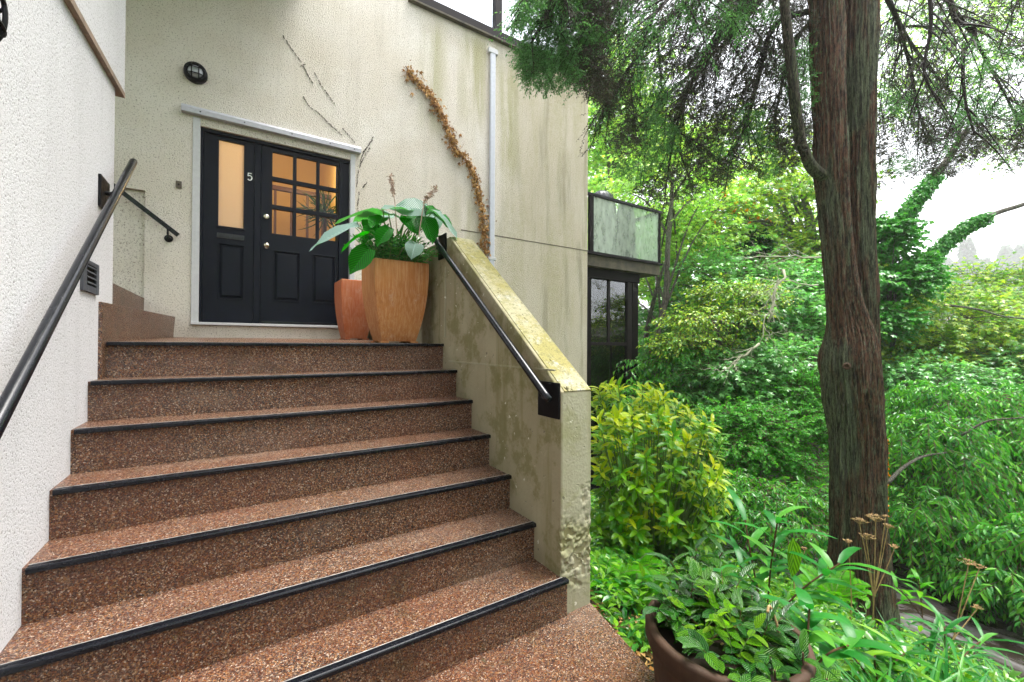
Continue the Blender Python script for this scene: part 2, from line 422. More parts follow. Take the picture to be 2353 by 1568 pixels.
M['lf_hosta'] = m_leaf('hosta_leaf', [(.26, .36, .34), (.31, .41, .38)], .3, .3, .5, veins=13, tcol=(.3, 1.2, .12))
M['lf_hosta_green'] = m_leaf('hosta_green_leaf', [(.02, .17, .015), (.03, .22, .02)], .35, .5, .5, veins=9, tcol=(1.2, 1.9, .4))
M['lf_darkpot'] = m_leaf('narrow_dark_leaf', [(.012, .05, .02), (.03, .10, .03), (.05, .14, .04), (.015, .04, .02)], .2, .3, .9, gain=2.6)
M['lf_camellia'] = m_leaf('glossy_camellia_leaf', [(.022, .085, .018), (.035, .12, .024), (.06, .17, .03), (.09, .21, .03), (.022, .09, .02)], .12, .2, 1.4, veins=6)
M['lf_fresh'] = m_leaf('fresh_green_leaf', [(.10, .26, .03), (.16, .33, .04), (.22, .36, .05)], .25, .4, .6, veins=5)
M['lf_strap'] = m_leaf('long_green_leaf', [(.02, .12, .025), (.04, .18, .04), (.10, .26, .05)], .34, .38, .6)
M['lf_ground'] = m_leaf('ground_cover_leaf', [(.012, .06, .015), (.03, .115, .022), (.07, .17, .03), (.13, .24, .035), (.018, .07, .02)], .18, .38, .8, gain=1.75)
M['lf_fern'] = m_leaf('fern_leaf', [(.05, .20, .02), (.08, .25, .03), (.12, .30, .03)], .4, .4)
M['lf_moss'] = m_leaf('lime_leaf', [(.15, .28, .02), (.22, .34, .03), (.12, .24, .02)], .4, .4)
M['lf_autumn'] = m_leaf('autumn_leaf', [(.55, .16, .02), (.60, .28, .03), (.45, .10, .02)], .4, .4, tcol=(1.3, 1.2, .8))
M['lf_dry'] = m_leaf('dry_vine_leaf', [(.20, .10, .04), (.30, .17, .075), (.45, .29, .15), (.12, .06, .03), (.36, .21, .10)], .7, .15, .3, tcol=(1.2, 1, .8))
M['lf_far'] = m_leaf('far_leaf', [(.05, .12, .04), (.09, .17, .06), (.14, .22, .08), (.19, .26, .08)], .5, .5, gain=2.0)
M['dry_stalk'] = m_paint('dry_stalk', (.42, .28, .13), .8, .3, .4)
M['dry_flower'] = m_paint('dry_flower_spike', (.45, .34, .26), .8, .3, .3)
M['stem_green'] = m_paint('green_stem', (.12, .20, .05), .5, .1)
M['stem_brown'] = m_paint('brown_stem', (.09, .05, .03), .7, .3)
M['stem_red'] = m_paint('red_stem', (.07, .035, .012), .6, .2)
M['twig_dark'] = m_paint('dark_twig', (.035, .029, .027), .8, .3)
M['vine_mark'] = m_paint('vine_mark', (.05, .035, .03), .9, .3)

def m_bark(name, a, b, lich, lamt, sc=1.0):
    t = NT(name)
    f = t.noise(1, t.scale((60*sc, 60*sc, 5*sc)), det=8, rough=.75, dist=.4)
    f2 = t.noise(1, t.scale((110*sc, 110*sc, 14*sc)), det=4)
    col = t.mix(t.rng(f, .42, .58), [c*.16 for c in a], b)
    col = t.mix(t.rng(t.noise(1, t.scale((5, 5, .9)), det=4), .48, .60), col, t.mix(t.rng(f, .42, .58), [c*.16 for c in lich], lich), 'MIX') if lamt else col
    col = t.mix(t.math('MULTIPLY', t.rng(f2, .5, .7), lamt), col, lich)
    col = t.mix(t.rng(t.noise(1, t.scale((150, 150, 45)), det=3), .55, .62, 0, .6), col, [c*.12 for c in a])
    t.set(col, .85); h = t.math('ADD', f, t.math('MULTIPLY', f2, .35)); t.bump(h, 1.0, .05); return t.m
M['bark'] = m_bark('cedar_bark', (.15, .072, .042), (.22, .105, .06), (.20, .225, .13), 1.0)
M['bark2'] = m_bark('mossy_bark', (.10, .07, .05), (.13, .10, .07), (.12, .15, .06), .6)
M['bark_grey'] = m_bark('grey_bark', (.16, .13, .10), (.22, .19, .15), (.20, .22, .14), .3, 1.4)
M['bark_pale'] = m_paint('lichen_pale_bark', (.42, .42, .30), .8, .5, .35, 12)

def m_ground():
    t = NT('forest_floor')
    a = t.noise(3, det=6); col = t.mix(t.rng(a, .35, .6), (.022, .015, .010), (.02, .04, .012))
    v = t.n('ShaderNodeTexVoronoi'); v.inputs['Scale'].default_value = 22; t.L(t.pos, v.inputs['Vector'])
    s = t.n('ShaderNodeSeparateColor'); t.L(v.outputs['Color'], s.inputs[0])
    col = t.mix(t.ramp(s.outputs[0], [(.6, 0), (.7, .7)]), col, (.10, .045, .02))
    t.set(col, .7); t.bump(t.noise(25, det=6), 1, .03); return t.m
M['ground'] = m_ground()
def m_water():
    t = NT('rushing_water')
    s = t.noise(1, t.scale((2.6, 1.1, 3)), det=8, rough=.7, dist=1.2)
    col = t.mix(t.rng(s, .42, .68), (.03, .022, .016), (.16, .15, .15)); col = t.mix(t.rng(s, .64, .78), col, (.5, .5, .52))
    t.set(col, t.ramp(s, [(.4, .12), (.7, .6)])); t.bump(s, .25, .05); return t.m
M['water'] = m_water()

def m_glass(name, tint, gl=.5, rough=.02, base=(.02, .025, .025)):
    """window glass: fresnel reflection over tinted see-through"""
    t = NT(name); t.t.nodes.remove(t.b)
    tr = t.n('ShaderNodeBsdfTransparent'); tr.inputs[0].default_value = tuple(tint)+(1,)
    g = t.n('ShaderNodeBsdfGlossy'); g.inputs['Roughness'].default_value = rough; g.inputs[0].default_value = (.95, .97, 1, 1)
    fr = t.n('ShaderNodeLayerWeight'); fr.inputs[0].default_value = gl
    mx = t.n('ShaderNodeMixShader'); t.L(fr.outputs['Fresnel'], mx.inputs[0]); t.L(tr.outputs[0], mx.inputs[1]); t.L(g.outputs[0], mx.inputs[2])
    t.L(mx.outputs[0], t.out.inputs[0]); return t.m
M['glass_clear'] = m_glass('clear_glass', (.85, .88, .85), .16)
M['glass_dark'] = m_glass('bay_glass', (.82, .94, .84), .45)
def m_mirrorglass():
    t = NT('sky_reflecting_glass'); t.set((.80, .84, .88), .03, 1.0); t.bump(t.noise(.8, det=2), .02, .05); return t.m
M['glass_sky'] = m_mirrorglass()
def m_frost(name, col, tr, rough=.3, wet=0):
    t = NT(name); t.set(col, rough)
    a = t.n('ShaderNodeBsdfTranslucent'); a.inputs[0].default_value = tuple(col)+(1,)
    b = t.n('ShaderNodeBsdfTransparent'); b.inputs[0].default_value = tuple(min(1, c*1.3) for c in col)+(1,)
    m1 = t.n('ShaderNodeMixShader'); m1.inputs[0].default_value = .72; t.L(t.b.outputs[0], m1.inputs[1]); t.L(a.outputs[0], m1.inputs[2])
    m2 = t.n('ShaderNodeMixShader')
    if wet:
        s = t.noise(1, t.scale((9, 9, 4)), det=6); t.L(t.ramp(s, [(.35, tr*.8), (.65, min(1, tr*1.25))]), m2.inputs[0]); t.bump(s, .12, .01)
    else: m2.inputs[0].default_value = tr
    t.L(m1.outputs[0], m2.inputs[1]); t.L(b.outputs[0], m2.inputs[2]); t.L(m2.outputs[0], t.out.inputs[0]); return t.m
M['frost_amber'] = m_frost('frosted_door_glass', (.85, .78, .66), .12)
M['frost_green'] = m_frost('wet_balcony_glass', (.72, .80, .71), .62, .2, 1)
def m_room():
    t = NT('warm_room_wall'); t.set(t.mix(t.noise(1.2, det=2), (.62, .42, .16), (.72, .52, .22)), .8); return t.m
M['room'] = m_room()
M['room_wood'] = m_paint('room_red_timber', (.08, .03, .018), .5, .1)
M['lampglass'] = NT('lamp_glass').set((.30, .32, .34), .12, Specular_IOR_Level=.8).m

# ---------------------------------------------------------------- stairs
Y1, Z1, TR, RI, XR, XL = 2.891, -.002, .2304, .18, 1.287, -.567
PAD = Z1-7*RI+.006
stairs = thing('stairs', ((XR+XL)/2, 2.2, PAD), 'broad flight of seven brown pebble steps with black edging up to the front door', 'stairs')
for k in range(7):
    y = Y1-TR*k; z = Z1-RI*k
    a = Acc()
    if k == 0:
        # the landing slopes gently up to the house wall
        a.add([(XL-.03, y+.016, PAD-.05), (XR+.02, y+.016, PAD-.05), (XR+.02, 5.42, PAD-.05), (XL-.03, 5.42, PAD-.05),
               (XL-.03, y+.016, z), (XR+.02, y+.016, z), (XR+.02, 5.42, z+.052), (XL-.03, 5.42, z+.052)],
              [[(0, 3, 2, 1), (4, 5, 6, 7), (0, 1, 5, 4), (1, 2, 6, 5), (2, 3, 7, 6), (3, 0, 4, 7)]])
    else: a.box((XL-.03, y+.016, PAD-.05), (XR+.008, y+TR+.0155, z))
    st = a.build('landing' if k == 0 else 'step', M['pebble'], stairs, loc=(0.36, y, PAD))
    # rounded rubber nosing with a grip groove
    prof = [(.028, .0), (.028, .0028), (.019, .003), (.0185, .0015), (.015, .0015), (.0145, .003), (.004, .003), (0, .0015), (-.002, -.002), (-.002, -.014), (.0005, -.0165), (.0155, -.0165), (.0155, 0)]
    x0 = XL+.012 if k else XL+.02
    Acc().prism([(x0, y+py, z+pz) for py, pz in prof], (XR+.0-x0+.004, 0, 0)).build('nosing', M['nosing'], st)
    Acc().box((x0, y+.0285, z-.002), (XR+.003, y+.0315, z+.0036)).build('edge_trim', M['edge_metal'], st)

# lower pad, edge slanting away from the foot of the stair wall
pc = [(1.458, 1.545), (1.34, 1.04), (.75, -1.5), (-1.2, -1.5), (-1.2, 1.5), (-1.2, 1.53), (1.2, 1.53)]
tag(Acc().prism([(x, y, PAD-.22) for x, y in pc], (0, 0, .22)).build('pavement', M['pebble']), kind='structure')

# side steps going up to the left of the door
side = thing('side_steps', (-.9, 4.1, 0), 'pebble side steps rising left behind the white wall beside the door', 'stairs')
def slab(x0, x1, z0a, z0b):
    return Acc().add([(x0, 2.835, -.3), (x1, 2.835, -.3), (x1-.0, 5.42, -.3), (x0, 5.42, -.3), (x0, 2.835, z0a), (x1, 2.835, z0a), (x1+.035, 5.42, z0b), (x0, 5.42, z0b)],
        [[(0, 3, 2, 1), (4, 5, 6, 7), (0, 1, 5, 4), (1, 2, 6, 5), (2, 3, 7, 6), (3, 0, 4, 7)]])
slab(-1.4, -.553, .196, .255).build('step', M['pebble'], side, bevel=.006)
Acc().box((-2.6, 3.4, -.28), (-.76, 5.43, .43)).build('step', M['pebble'], side, bevel=.006)

# ---------------------------------------------------------------- stair side wall (parapet)
W0, W1, YF = 1.272, 1.455, 1.545
par = thing('stair_wall', (1.36, 3.4, PAD), 'mossy concrete wall sloping down the right side of the stairs', 'wall')
zf = -.222; yt = 2.80; zt = .765
poly = [(YF, PAD-.3), (YF, zf), (yt, zt), (5.398, zt), (5.398, PAD-.3)]
b = Acc().prism([(W0, y, z) for y, z in poly], (W1-W0, 0, 0)).build('wall_body', M['concrete'], par, bevel=.006)
# sloping coping surface, slightly proud, chamfered inner arris
nrm = Vector((0, -(zt-zf), yt-YF)).normalized()
p0 = Vector((W0+.018, YF-.001, zf))-nrm*.012; p1 = Vector((W0+.018, yt, zt))-nrm*.012
Acc().add([p0, p0+Vector((W1-W0-.016, 0, 0)), p1+Vector((W1-W0-.016, 0, 0)), p1] + [q+nrm*.016 for q in (p0, p0+Vector((W1-W0-.016, 0, 0)), p1+Vector((W1-W0-.016, 0, 0)), p1)],
    [[(0, 3, 2, 1), (4, 5, 6, 7), (0, 1, 5, 4), (1, 2, 6, 5), (2, 3, 7, 6), (3, 0, 4, 7)]]).build('coping', M['coping'], par, bevel=.003)
# board mark lines cast in the concrete
Acc().box((W0-.0025, 1.60, -.128), (W0+.01, 2.80, -.119)).build('form_line', M['concrete_front'], par, bevel=.001)
# front face with honeycombed rough patch low down
nx, nz = 46, 230
xs = np.linspace(W0-.002, W1+.002, nx); zs = np.linspace(PAD-.02, zf-.006, nz)
V = []
for z in zs:
    for x in xs:
        m = math.exp(-((z+.98)/.17)**2)*(1 if z > -1.16 else .4)
        q = Vector((x, z, 0))
        h = mnoise.noise(q*9)*.5+mnoise.noise(q*28)*.9+mnoise.noise(q*60)*.5
        w = mnoise.noise(Vector((x*7+3, z*5, 1)))
        m = max(0, min(1, m*1.5+w*.7-.25)) if -1.2 < z < -.62 else max(0, w*.4)*.3
        cell = mnoise.cell(Vector((x*55, z*55, 0)))
        dy = -max(-.002, min(.012, h*.010*m))+max(0, (-h*.022+cell*.010))*m+mnoise.noise(q*120)*.0010
        e = min((x-xs[0]), (xs[-1]-x))/.008; dy += (1-min(1, e))**2*.005
        V.append((x, YF-.006+dy, z))
Fq = [(j*nx+i, j*nx+i+1, (j+1)*nx+i+1, (j+1)*nx+i) for j in range(nz-1) for i in range(nx-1)]
fr = Acc().add(V, [Fq])
fr.build('front_face', M['concrete_front'], par, smooth=True)

# ---------------------------------------------------------------- house
YW = 5.4
house = thing('house', (1.8, YW, PAD), 'cream and white stucco house with the dark front door and balcony', 'house')
def Zd(x, y, plane=5.46): return onY((600+x/1.65)/1.632, (350+y/1.65)/1.632, plane)   # door crop -> wall plane
xl = onY(440, 500, YW).x+.004; xr = onY(815, 500, YW).x; ztop = 2.300; zsill = .205
XE = 5.0; XI = -.758
a = Acc()
a.box((XI, YW, .02), (xl, YW+.3, 7)); a.box((xr, YW, -3.6), (XE, YW+.3, 4.47)); a.box((xl, YW, ztop), (xr, YW+.3, 7)); a.box((xl, YW, -.2), (xr, YW+.3, zsill-.03))
a.box((xr, YW, 4.47), (1.86, YW+.3, 7)); a.box((-2.8, YW+.035, .1), (XI, YW+.3, 1.47)); a.box((-2.8, YW, 1.47), (XI, YW+.3, 7))
a.box((XE-.3, YW+.3, -3.6), (XE, 9.5, 4.47))
a.build('wall', M['cream_stucco'], house)
# horizontal control joint, right of the stair wall
Acc().box((2.62, YW-.003, 1.592), (XE+.002, YW+.01, 1.600)).build('joint', M['vine_mark'], house)
# near white side wall with proud upper storey
sw = Acc().box((XL-.3, -3, PAD-.4), (XL, 3.118, 1.40)).build('side_wall', M['white_stucco'], house, bevel=.008)
ya, za, yb, zb = -3, 1.337-(5.341)*.087, 3.235, 1.412
Acc().prism([(XL-.3, ya, za), (XL-.3, yb, zb), (XL-.3, yb, 7), (XL-.3, ya, 7)], (.318, 0, 0)).build('upper_wall', M['white_stucco'], house)
Acc().prism([(XL-.02, ya, za-.028), (XL-.02, yb-.01, zb-.028), (XL-.02, yb-.01, zb), (XL-.02, ya, za)], (.042, 0, 0)).build('flashing', M['brown_flashing'], house)
# overhanging upper floor, above the frame, shades the entrance
Acc().box((-2.8, 2.2, 4.1), (.6, YW, 4.4)).build('soffit', M['cream_stucco'], house)

# door casing, frame, leaf
case = .062
for xa, xb in ((xl, xl+case), (xr-.055, xr)): Acc().box((xa, YW-.012, zsill), (xb, YW+.10, ztop-.004)).build('door_casing', M['white_trim'], house, bevel=.003)
Acc().box((xl+case, YW-.004, 2.222), (xr-.055, YW+.10, ztop-.004)).build('door_head', M['cream_stucco'], house)
fl = Acc(); zt0, zt1 = 2.31, 2.386
fl.prism([(-.485, YW, zt0), (-.485, YW-.062, zt0), (-.485, YW-.062, zt1-.028), (-.485, YW-.045, zt1), (-.485, YW, zt1+.012)], (1.735, 0, 0))
hd = fl.build('door_flashing', M['flashing'], house, bevel=.002)
for X in (-.33, .05, .5, .9, 1.17):
    Acc().lathe((X, YW-.062, 2.338), [(.0001, .004), (.006, .003), (.007, 0)], 10, (0, -1, 0)).build('screw', M['black_iron'], hd)
Acc().box((xl+.0, YW-.035, zsill-.025), (xr-.0, YW+.12, zsill+.002)).build('sill', M['white_trim'], house, bevel=.003)
# sidelight and door, black
YD = 5.46
x_fl = xl+case; x_sl = Zd(583, 700).x; x_mu = Zd(625, 700).x; x_lr = Zd(1105, 700).x; x_fr = xr-.055
zb_, zt_ = zsill+.004, 2.222
fa = Acc()
fa.box((x_fl, YD-.03, zb_), (x_fl+.02, YD+.06, zt_)); fa.box((x_sl, YD-.012, zb_), (x_mu-.004, YD+.06, zt_))
fa.box((x_lr+.004, YD-.03, zb_), (x_lr+.04, YD+.06, zt_)); fa.box((x_lr+.042, YD-.005, zb_), (x_fr, YD+.06, zt_)); fa.box((x_fl+.02, YD-.032, zt_-.035), (x_fr, YD+.06, zt_-.001))
fa.build('door_frame', M['door'], house, bevel=.003)
def panelboard(name, X0, X1, Zb, Zt, holes, parent_mat, thick=.045, y=YD):
    """stile and rail board in the Y plane with rectangular openings"""
    a = Acc(); zsx = sorted({Zb, Zt} | {h[2] for h in holes} | {h[3] for h in holes}); xsx = sorted({X0, X1} | {h[0] for h in holes} | {h[1] for h in holes})
    xi = {x: i for i, x in enumerate(xsx)}; zi = {z: i for i, z in enumerate(zsx)}
    nx_, nz_ = len(xsx), len(zsx); V = [(x, yy, z) for yy in (y, y+thick) for z in zsx for x in xsx]
    solid = lambda i, j: 0 <= i < nx_-1 and 0 <= j < nz_-1 and not any(h[0]-1e-6 <= xsx[i] and xsx[i+1] <= h[1]+1e-6 and h[2]-1e-6 <= zsx[j] and zsx[j+1] <= h[3]+1e-6 for h in holes)
    q = []; n = nx_*nz_
    for i in range(nx_-1):
        for j in range(nz_-1):
            if not solid(i, j): continue
            p = [j*nx_+i, j*nx_+i+1, (j+1)*nx_+i+1, (j+1)*nx_+i]
            q.append(tuple(p)); q.append(tuple(n+k for k in p[::-1]))
            for (di, dj, e0, e1) in ((0, -1, 0, 1), (1, 0, 1, 2), (0, 1, 2, 3), (-1, 0, 3, 0)):
                if not solid(i+di, j+dj): q.append((p[e1], p[e0], p[e0]+n, p[e1]+n))
    return a.add(V, [q]).build(name, M['door'], parent_mat, bevel=.0022)
def zz(x, y): return Zd(x, y).z
def raised(parent, X0, X1, Z0, Z1):
    g = .03
    V = [(X0, YD+.016, Z0), (X1, YD+.016, Z0), (X1, YD+.016, Z1), (X0, YD+.016, Z1), (X0+g, YD+.002, Z0+g), (X1-g, YD+.002, Z0+g), (X1-g, YD+.002, Z1-g), (X0+g, YD+.002, Z1-g)]
    Acc().add(V, [[(0, 1, 5, 4), (1, 2, 6, 5), (2, 3, 7, 6), (3, 0, 4, 7), (4, 5, 6, 7)]]).build('panel', M['door'], parent)
    # moulding ledge around the field
    a = Acc(); w = .012
    a.box((X0-w, YD-.008, Z0-w), (X1+w, YD+.004, Z0)); a.box((X0-w, YD-.006, Z1), (X1+w, YD+.004, Z1+w)); a.box((X0-w, YD-.006, Z0), (X0, YD+.004, Z1)); a.box((X1, YD-.006, Z0), (X1+w, YD+.004, Z1))
    a.build('moulding', M['door'], parent, bevel=.003)
# sidelight
sx0, sx1 = Zd(362, 600).x, Zd(518, 600).x; sz0, sz1 = zz(440, 828), zz(440, 302)
px0, px1 = Zd(366, 1100).x, Zd(514, 1100).x; pz0, pz1 = zz(440, 1268), zz(440, 940)
sl = panelboard('sidelight', x_fl+.022, x_sl-.002, zb_, zt_-.037, [(sx0, sx1, sz0, sz1), (px0, px1, pz0, pz1)], house)
Acc().box((sx0-.004, YD+.02, sz0-.004), (sx1+.004, YD+.026, sz1+.004)).build('pane', M['frost_amber'], sl)
raised(sl, px0, px1, pz0, pz1)
ms = Acc(); mz = zz(440, 888)
ms.box((sx0-.01, YD-.008, mz-.028), (sx1+.012, YD+.001, mz+.028)); ms.box((sx0+.005, YD-.014, mz-.012), (sx1-.003, YD-.007, mz+.014))
ms.build('mail_slot', M['rail'], sl, bevel=.003)
Acc().box((sx0-.014, YD-.012, sz0-.022), (sx1+.016, YD+.002, sz0-.006)).build('ledge', M['door'], sl, bevel=.003)
# number 5
c5 = Zd(556, 521); s5 = .034
pts = [(.7, 1), (-.62, 1), (-.72, .12), (-.2, .33), (.35, .25), (.72, -.12), (.72, -.5), (.35, -.92), (-.2, -1.02), (-.75, -.75)]
n5 = Acc()
sm5 = [pts[0], pts[1], pts[2]]+[tuple(q) for q in bez([p for p in pts[2:]], 5)[1:]]
n5.tube([(c5.x+p[0]*s5*.72, YD-.018, c5.z+p[1]*s5*1.1) for p in sm5], .0062, 8)
n5.build('house_number', M['number_white'], sl)
# door leaf
gx = [(Zd(695, 600).x, Zd(822, 600).x), (Zd(845, 600).x, Zd(967, 600).x), (Zd(987, 600).x, Zd(1100, 600).x)]
gz = [(zz(760, 875), zz(760, 724)), (zz(760, 698), zz(760, 551)), (zz(760, 526), zz(760, 375))]
pn = [(Zd(708, 1100).x, Zd(861, 1100).x), (Zd(950, 1100).x, Zd(1080, 1100).x)]
dz0, dz1 = zz(790, 1283), zz(790, 985)
holes = [(x0, x1, z0, z1) for x0, x1 in gx for z0, z1 in gz]+[(x0, x1, dz0, dz1) for x0, x1 in pn]
leaf = panelboard('door', x_mu, x_lr, zb_+.006, zt_-.04, holes, house)
for x0, x1 in gx:
    for z0, z1 in gz: Acc().box((x0-.003, YD+.02, z0-.003), (x1+.003, YD+.024, z1+.003)).build('pane', M['glass_clear'], leaf)
for x0, x1 in pn: raised(leaf, x0, x1, dz0, dz1)
Acc().box((x_mu+.01, YD-.012, zb_+.002), (x_lr-.01, YD+.0, zb_+.03)).build('weather_strip', M['rail'], leaf, bevel=.002)
for y_, big in ((765, 0), (945, 1)):
    c = Zd(658, y_)
    pr = [(.030, 0), (.030, .006), (.014, .008), (.012, .022), (.024, .028), (.028, .040), (.022, .052), (.0001, .055)] if big else [(.028, 0), (.030, .006), (.026, .016), (.018, .018), (.0001, .019)]
    Acc().lathe((c.x, YD, c.z), pr, 24, (0, -1, 0)).build('door_knob' if big else 'deadbolt', M['brass'], leaf, smooth=True)

bs = Acc()  # hidden backing strips added to stop hall light leaking through frame gaps
for xg in (x_sl, x_mu, x_lr, x_fl+.02): bs.box((xg-.022, YD+.062, zb_-.01), (xg+.026, YD+.075, zt_))
bs.box((x_fl, YD+.062, zt_-.06), (x_fr, YD+.076, zt_+.01)); bs.box((x_fl, YD+.062, zb_-.03), (x_fr, YD+.076, zb_+.03))
bs.build('light_leak_strip', M['door'], house)
# lit entrance hall behind the door
rm = Acc()
rx0, rx1, ry0, ry1, rz0, rz1 = -.9, 3.2, 5.72, 8.6, .16, 3.9
rm.box((rx0, ry1, rz0), (rx1, ry1+.05, rz1)); rm.box((rx0-.05, ry0, rz0), (rx0, ry1, rz1)); rm.box((rx1, ry0, rz0), (rx1+.05, ry1, rz1)); rm.box((rx0, ry0, rz0-.05), (rx1, ry1, rz0)); rm.box((rx0, ry0, rz1), (rx1, ry1, rz1+.05))
rm.box((1.25, 6.9, rz0), (1.37, ry1, rz1))
rm.build('hallway', M['room'], house)
br_ = Acc()
for i in range(8): br_.box((.45+i*.22, 7.3, rz0), (.485+i*.22, 7.335, 2.3))
br_.box((.3, 7.28, 2.3), (2.4, 7.345, 2.36)); br_.build('hall_railing', M['room_wood'], house)
L = bpy.data.lights.new('hall_lamp', 'POINT'); L.energy = 11; L.color = (1, .68, .32); L.shadow_soft_size = .12
lo = bpy.data.objects.new('hall_lamp', L); lo.location = (1.0, 6.5, 2.5); COL.objects.link(lo)
L2 = bpy.data.lights.new('hall_lamp', 'POINT'); L2.energy = 6; L2.color = (1, .68, .36); L2.shadow_soft_size = .15
lo = bpy.data.objects.new('hall_lamp', L2); lo.location = (-.2, 6.6, 2.4); COL.objects.link(lo)

hp_l = thing('house_plant', (.98, 6.3, rz0), 'dark spiky house plant seen through the middle panes of the door', 'plant')
a = Acc(); k = 90; S = np.tile([[1.0, 6.3, 1.75]], (k, 1))+rs.randn(k, 3)*.04; leaves(a, S, sphere_dirs(k)*np.array([1, 1, .7])+UP*.45, sphere_dirs(k), .38, .02, STRAP, .4); a.build('foliage', M['lf_dark'], hp_l)
Acc().tube([(1.0, 6.3, rz0+.3), (1.0, 6.3, 1.78)], .025, 8).build('stem', M['stem_brown'], hp_l); Acc().lathe((1.0, 6.3, rz0), [(.0001, 0), (.14, 0), (.18, .3), (.15, .3), (.0001, .28)], 20).build('pot', M['brown_clay'], hp_l)
# upper window, glass reflecting the bright sky
wz = 4.47; wx0, wx1 = 1.86, XE-.02
wf = Acc(); wf.box((wx0, YW-.05, wz), (wx1, YW+.12, wz+.13)); wf.box((wx0, YW-.05, wz+.13), (wx0+.10, YW+.10, 7))
w = wf.build('window', M['window_frame'], house, bevel=.004)
for X in (3.145, 4.4): Acc().box((X, YW-.03, wz+.13), (X+.115, YW+.06, 7)).build('mullion', M['window_frame'], w, bevel=.004)
Acc().box((wx0-.02, YW-.065, wz-.012), (wx1, YW+.02, wz+.012)).build('window_sill', M['fascia'], w)
for xa, xb in ((wx0+.1, 3.145), (3.26, 4.4), (4.515, wx1)): Acc().box((xa, YW+.02, wz+.13), (xb, YW+.03, 7)).build('pane', M['glass_sky'], w)

# balcony
YB = 5.86
def B3(x, y, plane=YB): return onY((2200+x/2.24)/1.632, (600+y/2.24)/1.632, plane)
bx1 = B3(617, 600).x; bz_t = B3(300, 362).z; bz_b = B3(300, 803).z; bdz = B3(300, 838).z; bfz = B3(300, 925).z
print('balcony', bx1, bz_t, bz_b, bdz, bfz)
depth = 1.9
bal = Acc()
bal.box((XE, YB, bfz), (bx1, YB+depth, bdz)); ba = bal.build('balcony', M['fascia'], house)
Acc().box((XE, YB-.05, bdz), (bx1+.03, YB+depth+.03, bdz+.04)).build('deck_edge', M['dark_timber'], ba, bevel=.004)
rl = Acc(); rl.box((XE+.3, YB-.035, bz_t-.02), (bx1+.02, YB+.035, bz_t+.03)); rl.box((bx1-.05, YB+.035, bz_t-.02), (bx1+.02, YB+depth, bz_t+.03))
rl.build('top_rail', M['black_iron'], ba, bevel=.004)
rl = Acc(); rl.box((XE+.3, YB-.02, bz_b-.05), (bx1, YB+.02, bz_b-.015)); rl.box((bx1-.04, YB+.02, bz_b-.05), (bx1, YB+depth, bz_b-.015)); rl.build('bottom_rail', M['black_iron'], ba, bevel=.003)
xp = B3(35, 500).x
for (X, Y, w_) in ((xp, YB, .10), (bx1-.035, YB, .05), (bx1-.035, YB+depth-.05, .05)): Acc().box((X-w_/2, Y-.028, bdz+.04), (X+w_/2, Y+.028, bz_t-.02)).build('post', M['dark_timber'], ba, bevel=.003)
Acc().box((xp+.05, YB-.006, bz_b-.01), (bx1-.062, YB+.004, bz_t-.02)).build('glass_panel', M['frost_green'], ba)
Acc().box((bx1-.03, YB+.03, bz_b-.01), (bx1-.02, YB+depth-.08, bz_t-.02)).build('glass_panel', M['frost_green'], ba)
# bay window room under the balcony
YWn = 6.02
px_ = B3(434, 1100, YWn).x; pw = B3(385, 1100, YWn).x
bay = thing('bay_window', (6, YWn, -3), 'dark framed bay window under the glass balcony', 'window')
bf = Acc(); bf.box((XE, YWn-.02, bfz-.19), (px_+.02, YWn+.16, bfz-.002)); bf.box((pw, YWn, -3.2), (px_, YWn+.14, bfz-.19)); bf.box((XE, YWn, -3.2), (B3(40, 1100, YWn).x, YWn+.12, bfz-.19))
zmid = B3(200, 1546, YWn).z
bf.build('frame', M['dark_timber'], bay, bevel=.004)
xa, xb, xc_, xd = B3(42, 1200, YWn).x, B3(188, 1200, YWn).x, B3(208, 1200, YWn).x, B3(348, 1200, YWn).x
bf = Acc(); bf.box((xa, YWn+.02, zmid-.03), (pw, YWn+.1, zmid+.03)); bf.box((xb, YWn+.03, zmid+.03), (xc_, YWn+.1, bfz-.19)); bf.box((xd, YWn+.01, -3.2), (pw, YWn+.1, bfz-.19)); bf.box((xa+.55, YWn+.05, -3.2), (xa+.60, YWn+.1, zmid-.03))
bf.build('mullion', M['window_frame'], bay, bevel=.003)
for (x0, x1, z0, z1) in ((xa, xb, zmid+.03, bfz-.19), (xc_, xd, zmid+.03, bfz-.19), (xa, xd, -3.2, zmid-.03)):
    Acc().box((x0, YWn+.05, z0), (x1, YWn+.056, z1)).build('pane', M['glass_dark'], bay)
bk = Acc(); bk.box((pw+.02, YWn+1.7, -3.2), (px_, YWn+1.84, bfz)); bk.box((XE, YWn+1.7, -3.2), (XE+.12, YWn+1.84, bfz)); bk.box((6.1, YWn+1.72, -3.2), (6.16, YWn+1.8, bfz)); bk.box((XE, YWn+.16, -3.25), (px_, YWn+1.84, -3.2)); bk.box((XE+.12, YWn+1.72, .0), (pw, YWn+1.8, .06))
bk.build('rear_frame', M['dark_timber'], bay)
bk = Acc(); bk.box((pw+.05, YWn+.2, -3.2), (pw+.056, YWn+1.7, bfz-.2)); bk.build('pane', M['glass_dark'], bay)

